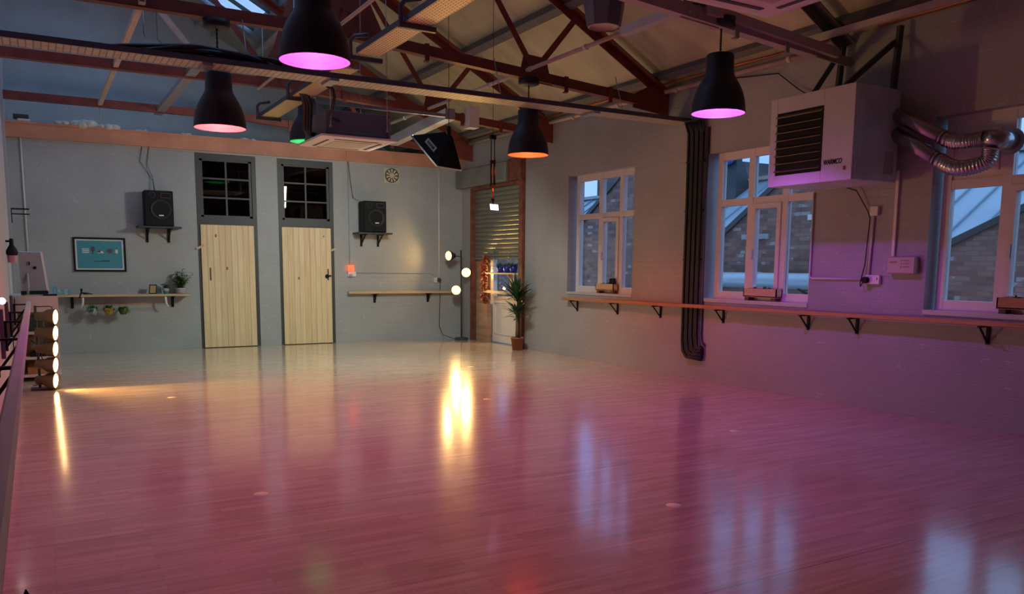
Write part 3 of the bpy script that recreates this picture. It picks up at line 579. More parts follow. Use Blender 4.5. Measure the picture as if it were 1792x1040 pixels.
for k in range(7): q.tube([(XL + .3 + i * .65, 8.04 + k * .035, 3.222 + .004 * sin(i * 2 + k)) for i in range(11)] + [(7.05, 8.04 + k * .02, 3.222), (7.13, 7.99 - k * .045, 3.19), (7.15, 7.99 - k * .045, 3.05)], .010, 6)
tag(q.build('tray_cables', M['cable']), 'row of black cables laid along the slotted tray', 'cable')
# perforated trays running away from the camera
def perf(x0, x1, z, ya, yb, lab):
    t = thing('perforated_tray', lab, 'cable tray', ((x0 + x1) / 2, (ya + yb) / 2, z), 'perforated trays along the room')
    MB().box(x0, x1, ya, yb, z, z + .004).build('tray_bed', M['perf'], t)
    for x in (x0, x1): MB().box(x - .004, x + .004, ya, yb, z, z + .05).build('tray_side', M['trayside'], t)
    return t
perf(2.745, 2.985, 3.39, 2.0, 7.72, 'perforated steel tray running from top centre, nearer half in front of the slotted tray')
perf(2.755, 2.995, 3.39, 8.35, 11.75, 'perforated steel tray farther half, above the green pendant')
def unistrut(y, lab):
    t = thing('strut_bracket', lab, 'bracket', (2.88, y, 3.33), 'steel strut brackets under the perforated trays')
    MB().channel((2.70, y, 3.365), (3.03, y, 3.365), .041, .041).build('strut', M['trayside'], t)
    q = MB(); q.tube([(2.715, y, 3.35), (2.715, y, 3.52), (2.75, y - .02, 3.56), (2.86, y - .1, 3.57)], .02, 8); q.build('arm', M['trayside'], t)
    MB().cyl((2.80, y - .04, 3.55), (2.80, y - .04, 4.6), .005, 6).build('threaded_rod', M['galv'], t)
    return t
unistrut(6.56, 'dark strut bracket clamped under the perforated tray, nearest the camera')
unistrut(7.80, 'dark strut bracket at the end of the perforated tray beside the magenta pendant')
unistrut(10.05, 'dark strut bracket under the middle of the far perforated tray')
unistrut(11.60, 'dark strut bracket under the far end of the perforated tray')
# other overhead services
tag(MB().channel((.965, 8.3, 3.745), (.965, 14.1, 3.745), .055, .055).cyl((.965, 14.0, 3.72), (.965, 14.0, 3.46), .006, 6).build('support_channel', M['cream']), 'cream slotted channel running overhead toward the left end of the beam', 'metal channel')
tag(MB().channel((1.8, 10.7, 3.74), (1.8, 14.25, 3.74), .12, .06).build('cable_trough', M['galv']), 'short grey cable trough overhead left of the rose pendant', 'cable trough')
tag(MB().cyl((2.66, 2.9, 3.683), (2.66, 11.3, 3.683), .018, 10).build('conduit_pipe', M['cream']), 'pale straight conduit overhead beside the perforated trays', 'pipe')
def hook(x, y, z0, z1, lab):
    q = MB(); q.tube([(x, y, z1), (x, y, z0 + .03), (x + .012, y, z0), (x + .035, y, z0 - .003), (x + .05, y, z0 + .02)], .006, 6); tag(q.build('ceiling_hook', M['galv']), lab, 'hook', 'steel hooks hanging at upper left')
hook(.995, 8.6, 3.49, 3.73, 'thin steel hook hanging from the cream channel'); 
q = MB(); q.tube([(1.10, 8.5, 3.72), (1.10, 8.5, 3.46), (1.13, 8.5, 3.44), (1.13, 8.5, 3.26)], .006, 6); tag(q.build('ceiling_hook', M['galv']), 'thin cranked steel rod hanging beside the hook', 'hook')
pa = thing('sprinkler_pipe', 'pale pipe running overhead from the violet pendant rose toward the back', 'pipe', (5.03, 9, 3.63))
MB().cyl((5.03, 6.6, 3.645), (5.03, 14.2, 3.645), .022, 10).build('pipe', M['cream'], pa); MB().box(4.985, 5.075, 5.72, 6.6, 3.61, 3.69).build('trunking', M['tin'], pa)
q = MB()
for y in (7.2, 8.3, 9.3, 10.4, 12.0): MB().cyl((5.03, y, 3.645), (5.03, y + .04, 3.645), .03, 10).build('pipe_clip', M['cream'], pa)
pb = thing('eaves_pipe', 'cream pipe running along the top of the window wall', 'pipe', (7.14, 10, 3.6)); MB().cyl((7.14, 5.85, 3.63), (7.14, 14.35, 3.66), .028, 12).build('pipe', M['cream'], pb)
q = MB()
for y in (6.4, 7.5, 8.2, 9.4, 10.5, 11.7, 12.9): MB().cyl((7.14, y, 3.635), (7.14, y + .05, 3.635), .037, 12).build('pipe_clip', M['cream'], pb)
tag(MB().tube([(7.10, 5.9, 3.70), (7.11, 8.0, 3.73), (7.11, 11.0, 3.74), (7.1, 14.3, 3.72)], .014, 8).build('copper_pipe', M['copper']), 'thin copper pipe above the cream pipe on the window wall', 'pipe')
tag(MB().bar((6.80, 1.0, 3.65), (6.80, 5.9, 3.66), .05, .06).build('ceiling_batten', M['cream']), 'pale timber batten running overhead above the wall heater', 'batten')
tag(MB().cyl((6.93, 1.0, 3.66), (6.93, 5.2, 3.66), .018, 10).build('copper_pipe', M['copper']), 'copper red pipe beside the overhead batten at top right', 'pipe')
tag(MB().prism([(5.2, 3.60), (6.9, 3.45), (6.9, 3.535), (5.2, 3.685)], (0, 5.60, 0), (1, 0, 0), (0, 0, 1), (0, .05, 0)).build('chord_strip', mat('mauve_white_strip', (.50, .42, .42), .5)), 'pale strip added along the nearest truss chord beside the heater', 'trunking')  # added strip, gives the truss chord its pale look
# octagonal hood
q = MB(); c0 = Vector((4.98, 6.85, 3.72)); n = 8
def ring(r, z, ph=pi / 8): return [(4.98 + r * cos(2 * pi * k / n + ph), 6.85 + r * sin(2 * pi * k / n + ph), z) for k in range(n)]
rg = [ring(.17, 3.74), ring(.205, 3.95), ring(.20, 4.2)]; vs = [p for a in rg for p in a]; fs = [(i * n + k, i * n + (k + 1) % n, (i + 1) * n + (k + 1) % n, (i + 1) * n + k) for i in range(2) for k in range(n)] + [list(range(16, 24))]
hd = thing('roof_ventilator', 'grey eight-sided tapered hood under the roof at top centre right', 'ventilator', (4.98, 6.85, 3.74)); q.add(vs, fs).build('hood', M['acbody'], hd)
MB().lathe([(.001, .03), (.14, .03), (.155, 0), (.145, -.005)], (4.98, 6.85, 3.745), n=24).build('diffuser', M['cream'], hd); MB().box(4.94, 5.02, 6.81, 6.89, 4.2, 4.85).build('spigot', M['acbody'], hd)

# ------------------------------------------------------------------ air conditioners
def aircon(lab, x0, y0, z=2.9, w=.95, dpt=1.0):
    x1, y1 = x0 + w, y0 + dpt
    t = thing('air_conditioner', lab, 'air conditioner', ((x0 + x1) / 2, (y0 + y1) / 2, z), 'ceiling cassette air conditioners')
    p = MB(); p.box(x0, x1, y0, y1, z + .012, z + .035).add([(x0, y0, z + .012), (x1, y0, z + .012), (x1, y1, z + .012), (x0, y1, z + .012), (x0 + .06, y0 + .06, z), (x1 - .06, y0 + .06, z), (x1 - .06, y1 - .06, z), (x0 + .06, y1 - .06, z)], [(0, 1, 5, 4), (1, 2, 6, 5), (2, 3, 7, 6), (3, 0, 4, 7), (4, 5, 6, 7)])
    pn = p.build('fascia', M['acpan'], t)
    MB().box(x0 + .24, x1 - .24, y0 + .25, y1 - .25, z - .006, z + .002).build('intake_grille', M['fan'], pn)
    for a in ((x0 + .2, x1 - .2, y0 + .12, y0 + .155), (x0 + .2, x1 - .2, y1 - .155, y1 - .12), (x0 + .12, x0 + .155, y0 + .2, y1 - .2), (x1 - .155, x1 - .12, y0 + .2, y1 - .2)):
        MB().box(*a, z - .004, z + .002).build('air_slot', M['grey'], pn)
    b = MB(); b.box(x0 + .07, x1 - .07, y0 + .07, y1 - .07, z + .035, z + .33); b.box(x0 + .06, x1 - .06, y0 + .06, y1 - .06, z + .07, z + .085); b.build('casing', M['acbody'], t, bevel=.01)
    q = MB()
    for x in (x0 + .12, x1 - .12):
        for yy in (y0 + .05, y1 - .05): q.box(x - .02, x + .02, yy - .02, yy + .04, z + .12, z + .15)
    q.build('mounting_lug', M['galv'], t)
    for x in (x0 + .12, x1 - .12):
        for yy in (y0 + .03, y1 - .03): MB().cyl((x, yy, z + .12), (x, yy, rz(x) - .02), .005, 6).build('threaded_rod', M['galv'], t)
    return t
a1 = aircon('ceiling cassette air conditioner hanging in front of the right-hand plank door', 3.0, 9.68)
MB().box(3.86, 3.885, 9.74, 9.80, 2.95, 3.2).build('drip_strip', M['galv'], a1)
aircon('ceiling cassette air conditioner cut off by the top edge of the picture', 3.0, 2.74)
for k, (z, y) in enumerate(((3.50, 9.35), (3.39, 10.2))):
    tag(MB().channel((2.95 + .15 * k, y, z), (4.75 + .1 * k, y, z), .041, .041).build('support_strut', M['trayside'] if k == 0 else M['galv']), ('dark' if k == 0 else 'lighter grey') + ' steel strut carrying the hanging air conditioner, ' + ('nearer the camera' if k == 0 else 'farther back'), 'metal strut')
q = MB(); q.tube([(2.95, 9.3, 3.40), (3.02, 9.32, 3.38), (3.05, 9.34, 3.3), (3.05, 9.45, 3.14), (3.07, 9.55, 3.10), (3.22, 9.72, 3.10)], .02, 8); tag(q.build('drain_pipe', M['cable']), 'thin black drain pipe dropping to the air conditioner casing', 'pipe')
q = MB()
for k in range(3): q.tube([(2.78 + k * .03, 9.8, 3.42), (2.84 + k * .03, 9.9, 3.40), (2.90 + k * .035, 10.0, 3.30), (2.91 + k * .035, 10.1, 3.05), (2.96 + k * .02, 10.15, 2.99), (3.1, 10.2, 2.99)], .028, 8)
tag(q.build('refrigerant_pipes', M['cable']), 'thick black insulated pipes dropping beside the green pendant', 'pipe')
q = MB(); q.box(4.20, 5.10, 10.75, 11.05, 3.44, 3.60)
tag(MB().obox((5.06, 11.55, 3.42), (.10, 1, .0), (1, -.10, 0), (0, 0, 1), 1.35, .07, .07).build('ventilation_duct', M['acbody_l']), 'pale square ventilation duct behind the black softbox', 'duct')
q = MB(); q.box(5.62, 5.78, 11.0, 11.18, 3.42, 3.72); tag(q.build('junction_box', M['white']), 'white box fixed to the truss left of the orange pendant', 'box')
tag(MB().cyl((4.2, 13.0, 3.52), (5.4, 13.0, 3.44), .012, 8).build('conduit_pipe', M['galv']), 'thin metal conduit in front of the beam behind the softbox', 'pipe')

# ------------------------------------------------------------------ softbox
sb = thing('softbox_light', 'black fabric softbox photo light with silver front edge hanging below the roof', 'photo light', (4.65, 9.9, 2.65))
k9 = .915; sc9 = lambda x, y, z: V(x * k9, y * k9, 1.4 + (z - 1.4) * k9)
P1 = sc9(4.847, 11.340, 3.282); P2 = sc9(4.972, 10.728, 2.791); P3 = sc9(5.451, 10.916, 2.785); P4 = P1 + P3 - P2
ct = (P1 + P3) / 2; nn = (P1 - P2).cross(P3 - P2).normalized()
if nn.z > 0: nn = -nn
e1 = (P1 - P2).normalized(); e3 = (P3 - P2).normalized(); apex = sc9(5.175, 10.77, 3.25)
def quadpts(c_, h1, h3): return [c_ - e1 * h1 - e3 * h3, c_ + e1 * h1 - e3 * h3, c_ + e1 * h1 + e3 * h3, c_ - e1 * h1 + e3 * h3]
F = [P2, P1, P4, P3]; Bk = quadpts(apex, .045, .04)
q = MB(); q.add(F + Bk, [(0, 1, 5, 4), (1, 2, 6, 5), (2, 3, 7, 6), (3, 0, 4, 7), (4, 5, 6, 7)]); q.build('fabric_body', M['fabric'], sb)
q = MB()
for i in range(4):
    a, b = F[i], F[(i + 1) % 4]; q.bar(a + nn * .004, b + nn * .004, .012, .022, up=nn)
q.build('silver_edge', M['silver'], sb)
q = MB(); G = [p + (ct - p) * .03 - nn * .012 for p in F]; q.add(G, [(0, 1, 2, 3)]); q.build('diffuser', M['softface'], sb)
lb = MB(); mL = P2 * .46 + P1 * .42 + apex * .12; nl = (P1 - P2).cross(Bk[0] - P2).normalized()
if nl.dot(V(0, 0, 1.4) - mL) < 0: nl = -nl
ul = (P1 - P2).normalized(); vl = nl.cross(ul)
mL = (P1 + P2) / 2 * .68 + (Bk[0] + Bk[1]) / 2 * .32
lb.obox(mL + nl * .008, ul, vl, nl, .12, .034, .003); lo = lb.build('label_patch', M['tin'], sb)
q = MB()
for k in range(6): q.obox(mL + ul * (-.075 + k * .03) + nl * .0125, ul, vl, nl, .009 if k else .015, .018, .001)
q.build('lettering', M['black'], lo)
q = MB(); q.cyl(apex + V(0, 0, -.02), apex + V(0, 0, .10), .028, 12); q.build('lamp_holder', M['black'], sb)
MB().cyl(apex + V(0, 0, .1), V(apex.x, apex.y, rz(apex.x) - .03), .004, 6).build('hanging_wire', M['cable'], sb)
# phone on a hanging clamp
ph = thing('phone_holder', 'hanging rod clamp holding a lit phone in front of the roller shutter', 'phone holder', (4.81, 8.8, 2.07))
MB().cyl((4.81, 8.8, 2.94), (4.81, 8.8, 4.9), .003, 6).build('hanging_wire', M['cable'], ph)
q = MB(); 
for s_ in (-.022, .022): q.cyl((4.81 + s_, 8.8, 2.93), (4.81 + s_, 8.8, 2.62), .006, 8).cyl((4.81 + s_, 8.8, 2.64), (4.81 + s_, 8.8, 2.36), .013, 8)
q.box(4.775, 4.845, 8.78, 8.82, 2.90, 2.95).box(4.78, 4.84, 8.785, 8.815, 2.62, 2.66).box(4.78, 4.84, 8.785, 8.815, 2.34, 2.37); q.build('twin_rods', M['black'], ph)
MB().cyl((4.81, 8.8, 2.35), (4.81, 8.8, 2.2), .009, 8).build('extension_tube', M['copper'], ph)
MB().sphere((4.81, 8.8, 2.20), .022).cyl((4.81, 8.8, 2.2), (4.82, 8.8, 2.14), .01, 8).build('ball_joint', M['black'], ph)
MB().obox((4.828, 8.80, 2.107), (1, .0, -.03), (0, 1, 0), (-.12, 0, 1), .066, .005, .042).build('phone_body', M['black'], ph, bevel=.004)
MB().obox((4.828, 8.793, 2.107), (1, .0, -.03), (0, 1, 0), (-.12, 0, 1), .058, .001, .036).build('phone_screen', M['screen'], ph, label='glowing white phone screen')

# ------------------------------------------------------------------ heater
HX0, HX1, HY0, HY1, HZ0, HZ1 = 6.45, 7.08, 5.02, 6.0, 2.21, 3.06
ht = thing('gas_heater', 'large boxy white warm air heater hung high on the right wall', 'heater', (6.76, 5.5, 2.21))
q = MB(); q.box(HX0 + .01, HX1, HY0, HY1, HZ0, HZ1); q.build('cabinet', M['heater_side'], ht, bevel=.008)
gy0, gy1, gz0, gz1 = 5.36, 5.915, 2.315, 2.915
q = MB(); q.box(HX0 - .012, HX0 + .012, HY0, gy0, HZ0, HZ1).box(HX0 - .012, HX0 + .012, gy1, HY1, HZ0, HZ1).box(HX0 - .012, HX0 + .012, gy0, gy1, HZ0, gz0).box(HX0 - .012, HX0 + .012, gy0, gy1, gz1, HZ1); q.build('front_panel', M['heater'], ht, bevel=.003)
MB().box(HX0 - .002, HX0 + .008, gy0, gy1, gz0, gz1).build('grille_recess', M['black'], ht)
lv = mat('brass_toned_louvre', (.20, .15, .10), .3, .7)
for k in range(8):
    z = gz0 + .045 + k * .074; MB().obox((HX0 - .022, (gy0 + gy1) / 2, z), (0, 1, 0), (1, 0, .75), (-.75, 0, 1), (gy1 - gy0) / 2 - .004, .024, .003).build('louvre', lv, ht)
q = MB(); q.box(HX0 + .05, HX1 - .05, HY0 - .006, HY0 + .002, HZ0 + .05, HZ1 - .05); sd = q.build('side_door', M['heater_side'], ht, bevel=.003)
q = MB(); q.box(HX1 - .20, HX1 - .07, HY0 - .009, HY0 - .005, HZ0 + .07, HZ0 + .28); q.build('rating_label', mat('faded_label', (.40, .38, .33), .6), sd)
MB().box(HX0 - .017, HX0 - .012, 5.085, 5.11, 2.30, 2.335).build('red_switch', mat('dark_red_switch', (.2, .01, .03), .4), ht, label='small dark red switch')
# lettering
fc = bpy.data.curves.new('warmco', 'FONT'); fc.body = 'WARMCO'; fc.size = .064; fc.extrude = .0015; fc.offset = .0016; fc.shear = .15; fc.align_x = 'LEFT'
fo = bpy.data.objects.new('lettering_src', fc); C.objects.link(fo); bpy.context.view_layer.update()
me = bpy.data.meshes.new_from_object(fo.evaluated_get(bpy.context.evaluated_depsgraph_get())); bpy.data.objects.remove(fo)
wx = [v.co.x for v in me.vertices]; sc_ = .205 / (max(wx) - min(wx)); o = bpy.data.objects.new('lettering', me); C.objects.link(o); me.materials.append(M['black'])
for v in me.vertices:
    p = v.co.copy(); v.co = Vector((HX0 - .0135 - p.z, 5.335 - p.x * sc_, 2.365 + p.y)) - WO[ht.name]
o.parent = ht; WO[o.name] = WO[ht.name]
for a, b in (((6.85, 5.95, 3.06), (7.10, 5.78, 3.56)), ((6.55, 5.30, 3.06), (7.10, 5.15, 3.54)), ((7.06, 5.75, 3.05), (7.10, 5.74, 3.60)), ((7.06, 5.12, 3.05), (7.10, 5.11, 3.66))):
    MB().angle(a, b, .045, .006).build('hanging_angle', M['grey'], ht)
def flex(pts, lab):
    t = thing('flue_duct', lab, 'flue duct', pts[0], 'silver flue ducts of the heater'); P = [Vector(p) for p in pts]; R = .065
    MB().cyl(P[0], P[1], R, 20).cyl(P[1] - (P[1] - P[0]).normalized() * .03, P[1], R + .004, 20).build('rigid_duct', M['foil'], t)
    # smooth path through the bend
    path = []; K = 60
    pp = P[1:]
    def cr(p0, p1, p2, p3, u): return .5 * ((2 * p1) + (-p0 + p2) * u + (2 * p0 - 5 * p1 + 4 * p2 - p3) * u * u + (-p0 + 3 * p1 - 3 * p2 + p3) * u ** 3)
    ex = [P[0]] + pp + [pp[-1] + (pp[-1] - pp[-2])]
    for i in range(1, len(ex) - 2):
        for k in range(22): path.append(cr(ex[i - 1], ex[i], ex[i + 1], ex[i + 2], k / 22))
    path.append(pp[-1]); MB().tube(path, [R + (.005 if (i // 2) % 2 else -.003) for i in range(len(path))], 20).build('ribbed_hose', M['foil'], t)
flex([(7.02, 5.02, 2.83), (7.09, 4.58, 2.57), (7.06, 4.40, 2.51), (7.07, 4.27, 2.51), (7.08, 4.20, 2.515)], 'upper silver flexible flue duct from the heater to the window panel')
flex([(7.02, 5.02, 2.66), (7.08, 4.62, 2.39), (7.04, 4.42, 2.29), (7.05, 4.26, 2.29), (7.09, 4.17, 2.33), (7.10, 4.15, 2.42)], 'lower silver flexible flue duct looping under the upper one')
te = thing('flue_terminal', 'silver flue collar passing through the window panel', 'flue terminal', (7.18, 4.13, 2.44)); MB().tube([(7.08, 4.20, 2.515), (7.10, 4.13, 2.51), (7.16, 4.10, 2.50), (7.33, 4.10, 2.50)], [.07, .078, .078, .078], 24).build('elbow', M['foil'], te); MB().cyl((7.30, 4.10, 2.50), (7.312, 4.10, 2.50), .11, 28).build('wall_plate', M['galv'], te)

# ------------------------------------------------------------------ right wall: cables, barre, boxes, planters
q = MB()
for k in range(7):
    yy = 7.985 - k * .042; x = 7.155 + .012 * (k % 2)
    q.tube([(7.12, yy + .03, 3.20), (x, yy + .005, 3.06), (x, yy, 2.2), (x, yy + .004, 1.2), (x, yy, .46 + .02 * k), (x, yy - .02, .34 + .012 * k - .0), (x, yy - .09, .27 + .02 * k), (x, 7.62, .262 + .027 * k)], .021, 8)
cb = thing('cable_bundle', 'thick bundle of black cables running down the window wall and turning at the foot', 'cable bundle', (7.17, 7.85, .24)); q.build('cables', M['cable'], cb)
q = MB()
for z in (.9, 1.5, 2.1, 2.7): q.box(7.135, 7.2, 7.70, 8.01, z, z + .012)
q.build('cable_tie', M['black'], cb); MB().tube([(7.18, 7.67, 3.1), (7.18, 7.675, 1.8), (7.18, 7.675, .55), (7.18, 7.66, .48), (7.18, 7.60, .44)], .015, 8).build('conduit', M['trayside'], cb)
br = thing('barre_rail', 'long orange pine barre rail running under the windows on the right wall', 'rail', (7.12, 7, .9))
MB().bar((7.11, 10.68, .912), (7.11, .6, .959), .085, .045).build('rail', M['barre'], br, bevel=.006)
for k, y in enumerate((10.42, 9.41, 8.47, 7.31, 6.04, 5.43, 4.10)):
    z = .912 + (10.68 - y) / 7.68 * .036 - .024; MB().box(7.04, 7.196, y - .014, y + .014, z - .012, z).box(7.184, 7.198, y - .014, y + .014, z - .165, z).bar((7.19, y, z - .15), (7.06, y, z - .01), .012, .014, up=(0, 1, 0)).build('bracket', M['black'], br)
def planter(y0, y1, z, lab, tall=0):
    t = thing('planter_box', lab, 'planter', (7.25, (y0 + y1) / 2, z), 'wooden planters on the window sills')
    q = MB(); X0, X1 = 7.21, 7.305; q.box(X0, X0 + .012, y0, y1, z + .045, z + .14).box(X1 - .012, X1, y0, y1, z + .045, z + .14).box(X0, X1, y0, y0 + .012, z + .045, z + .14).box(X0, X1, y1 - .012, y1, z + .045, z + .14).box(X0, X1, y0, y1, z + .04, z + .055); q.build('box', M['barre'] if tall else M['oak'], t)
    for yy in (y0 + .05, y1 - .05): MB().box(X0 + .005, X1 - .005, yy - .03, yy + .03, z, z + .042).build('foot', M['trunk'], t)
    MB().box(X0 + .012, X1 - .012, y0 + .012, y1 - .012, z + .06, z + .115).build('soil', M['soil'], t)
    rr = random.Random(int(y0 * 10)); q = MB(); k0 = y0 + .08
    for c in (y0 + .14, (y0 + y1) / 2 - .02, y1 - .14):
        for k in range(16):
            a = rr.uniform(0, 2 * pi); e = rr.uniform(.2, 1.3); q.leaf((7.255, c, z + .115), (cos(a) * cos(e) * .6, sin(a) * cos(e), sin(e)), (0, 0, 1), rr.uniform(.04, .09), .022, .2, 3)
    q.build('succulents', M['leaf2'], t)
planter(9.55, 9.98, 1.018, 'pale wooden planter with succulents on the sill of the farthest window')
planter(6.52, 7.02, 1.028, 'wooden planter with dark succulents on the sill behind the heater', 0)
planter(3.55, 4.06, 1.028, 'orange wooden planter on the sill of the nearest window, cut by the picture edge', 1)
tag(MB().box(7.25, 7.27, 9.58, 9.70, 1.13, 1.24).build('sill_card', M['black']) , 'small dark slate card standing in the farthest planter', 'card')
# sockets and conduit
def sock(lab, x, y, z, ay, az, axis='X', m='white', t=.035):
    o_ = thing('wall_socket', lab, 'socket', (x, y, z))
    if axis == 'X': MB().box(x - t, x, y - ay / 2, y + ay / 2, z - az / 2, z + az / 2).build('back_box', M[m], o_, bevel=.003)
    else: MB().box(x - ay / 2, x + ay / 2, y - t, y, z - az / 2, z + az / 2).build('back_box', M[m], o_, bevel=.003)
    return o_
s1 = sock('upper square white switched outlet on the wall under the heater', 7.2, 5.30, 1.97, .09, .09)
s2 = sock('white double socket with a black plug on the wall under the heater', 7.2, 5.27, 1.30, .16, .09)
MB().cyl((7.165, 5.33, 1.295), (7.12, 5.33, 1.295), .032, 12).build('black_plug', M['black'], s2, label='black plug'); MB().box(7.155, 7.166, 5.215, 5.24, 1.30, 1.32).build('switch', M['upvc'], s2)
tag(MB().cyl((7.185, 5.31, 1.925), (7.185, 5.33, 1.345), .012, 8).build('conduit_pipe', M['white']), 'short white conduit joining the two outlets under the heater', 'pipe')
tag(MB().tube([(7.185, 5.35, 1.30), (7.185, 6.02, 1.30), (7.185, 6.05, 1.32), (7.185, 6.05, 2.2)], .010, 8).build('conduit_pipe', M['white']), 'white conduit running level from the socket toward the middle window', 'pipe')
tag(MB().box(7.175, 7.2, 5.055, 5.085, 1.53, 2.34).build('conduit_pipe', M['white']), 'straight white conduit rising from the wall control box', 'pipe')
tag(MB().tube([(7.13, 5.33, 1.295), (7.14, 5.38, 1.23), (7.16, 5.40, 1.27), (7.17, 5.365, 1.45), (7.17, 5.34, 1.9), (7.17, 5.37, 1.97), (7.15, 5.50, 2.18), (7.1, 5.6, 2.22)], .006, 6).build('power_cord', M['cable']), 'thin black cord looping from the double socket up to the heater', 'cord')
cbx = thing('control_box', 'beige alarm control box on the wall beside the nearest window', 'control box', (7.18, 4.93, 1.36)); MB().box(7.13, 7.2, 4.80, 5.09, 1.36, 1.52).build('casing', M['key'], cbx, bevel=.008)
q = MB(); q.box(7.126, 7.131, 4.99, 5.06, 1.465, 1.48)
for i in range(4):
    for j in range(3): q.box(7.126, 7.131, 4.86 + i * .025, 4.872 + i * .025, 1.42 + j * .03, 1.43 + j * .03)
q.build('keypad', M['tan'], cbx)
tag(MB().tube([(7.17, 7.3, 3.60), (7.165, 6.6, 3.52), (7.15, 6.3, 3.30), (7.1, 5.95, 3.10)], .007, 6).build('power_cord', M['cable']), 'black cable drooping from the cream pipe to the heater', 'cord')

# ------------------------------------------------------------------ back wall: right part
def wall_speaker(cx, labs, labb, wood=False):
    t = thing('speaker_shelf', labs, 'shelf', (cx, YB - .15, 1.8), 'black speaker shelves on the back wall')
    MB().box(cx - .32, cx + .32, YB - .34, YB, 1.955, 1.985).build('shelf_board', M['grey'], t, bevel=.004)
    for s_ in (-.16, .16):
        MB().box(cx + s_ - .018, cx + s_ + .018, YB - .02, YB, 1.74, 1.955).box(cx + s_ - .018, cx + s_ + .018, YB - .28, YB, 1.94, 1.955).bar((cx + s_, YB - .01, 1.78), (cx + s_, YB - .24, 1.945), .016, .02, up=(1, 0, 0)).build('bracket', M['black'], t)
    b = thing('loudspeaker', labb, 'loudspeaker', (cx, YB - .19, 1.985), 'black loudspeakers on the back wall')
    x0, x1, y0, y1, z0 = cx - .21, cx + .21, YB - .32, YB - .04, 1.987
    MB().box(x0, x1, y0, y1, z0, z0 + .55).build('cabinet', M['black'], b, bevel=.012)
    MB().lathe([(.001, .03), (.05, .025), (.13, .0), (.145, -.012), (.155, -.004), (.157, .01)], (cx + .02, y0 - .004, z0 + .26), (0, 1, 0), 32).build('woofer', mat('woofer_cone', (.016, .017, .018), .6), b)
    MB().lathe([(.001, .02), (.03, .01), (.05, -.006), (.055, .004)], (cx - .10, y0 - .004, z0 + .475), (0, 1, 0), 24).build('tweeter', M['shade'], b)
    q = MB(); q.box(cx + .02, cx + .17, y0 - .012, y0, z0 + .435, z0 + .445).box(cx + .02, cx + .17, y0 - .012, y0, z0 + .505, z0 + .515).box(cx + .02, cx + .03, y0 - .012, y0, z0 + .435, z0 + .515).box(cx + .16, cx + .17, y0 - .012, y0, z0 + .435, z0 + .515); q.build('horn_frame', M['grey'], b)
    MB().box(cx - .01, cx + .06, y0 - .018, y0 - .008, z0 + .155, z0 + .175).build('badge', M['white'], b, label='small white badge')
    for s_ in (-.12, .12): MB().lathe([(.001, .02), (.03, .015), (.036, -.005), (.04, .003)], (cx + s_, y0 - .002, z0 + .07), (0, 1, 0), 20).build('port', M['shade'], b)
wall_speaker(1.735, 'black bracket shelf on the back wall left of the plank doors', 'black loudspeaker on the left shelf above the teal picture')
wall_speaker(5.31, 'black bracket shelf on the back wall right of the plank doors', 'black loudspeaker on the right shelf beside the extractor fan')
tag(MB().tube([(1.70, YB - .1, 2.53), (1.69, YB - .05, 2.75), (1.62, YB - .02, 2.95), (1.66, YB - .01, 3.23)], .004, 6).tube([(1.71, YB - .1, 2.53), (1.70, YB - .03, 2.7), (1.52, YB - .02, 3.0), (1.56, YB - .01, 3.23)], .004, 6).build('speaker_cable', M['cable']), 'thin cables rising from the left loudspeaker to the beam', 'cord')
tag(MB().tube([(5.13, YB - .12, 2.52), (5.0, YB - .03, 2.6), (4.96, YB - .02, 2.9), (4.93, YB - .01, 3.23)], .004, 6).build('speaker_cable', M['cable']), 'thin cable rising from the right loudspeaker to the beam', 'cord')
ef = thing('extractor_fan', 'square cream extractor fan set high in the back wall', 'fan', (5.75, YB, 2.9)); MB().box(5.60, 5.90, YB - .012, YB, 2.90, 3.17).build('back_plate', M['fan'], ef, bevel=.003)
MB().lathe([(.118, 0), (.128, 0), (.128, .03), (.118, .03), (.118, 0)], (5.75, YB - .012, 3.035), (0, -1, 0), 36).build('outer_ring', M['grey'], ef); MB().cyl((5.75, YB - .012, 3.035), (5.75, YB - .035, 3.035), .045, 24).build('hub', M['fan'], ef)
MB().cyl((5.75, YB - .013, 3.035), (5.75, YB - .018, 3.035), .119, 36).build('dark_opening', M['black'], ef)
for k in range(10):
    a = 2 * pi * k / 10 + .3; q = MB(); q.prism([(.05 * cos(a - .2), .05 * sin(a - .2)), (.115 * cos(a - .24), .115 * sin(a - .24)), (.118 * cos(a), .118 * sin(a)), (.115 * cos(a + .2), .115 * sin(a + .2)), (.05 * cos(a + .16), .05 * sin(a + .16))], (5.75, YB - .028, 3.035), (1, 0, 0), (0, 0, 1), (0, .008, 0)); q.build('blade', M['fan'], ef)
rs = sock('white wall socket with a glowing orange red night light', 4.96, YB, 1.24, .15, .09, 'Y')
MB().box(4.875, 4.99, YB - .06, YB - .035, 1.29, 1.40).build('night_light', M['glowred'], rs, label='glowing orange red night light'); MB().cyl((4.93, YB - .035, 1.22), (4.93, YB - .075, 1.22), .028, 12).build('plug', M['tin'], rs)
s3 = sock('small round socket box on the back wall beside the floor lamp', 6.62, YB, 1.13, .07, .09, 'Y'); MB().cyl((6.69, YB, 1.13), (6.69, YB - .06, 1.13), .035, 14).build('plug', M['grey'], s3)
tag(MB().tube([(5.04, YB - .01, 1.26), (6.50, YB - .01, 1.26), (6.58, YB - .01, 1.23), (6.60, YB - .01, 1.17)], .008, 8).build('conduit_pipe', M['tin']), 'thin conduit running level between the two sockets on the back wall', 'pipe')
tag(MB().cyl((4.93, YB - .01, 1.29), (4.92, YB - .01, 3.23), .008, 8).build('conduit_pipe', M['tin']), 'thin conduit rising from the glowing socket to the beam', 'pipe')
q = MB(); q.cyl((6.70, YB - .015, 1.17), (6.70, YB - .015, 3.23), .014, 8)
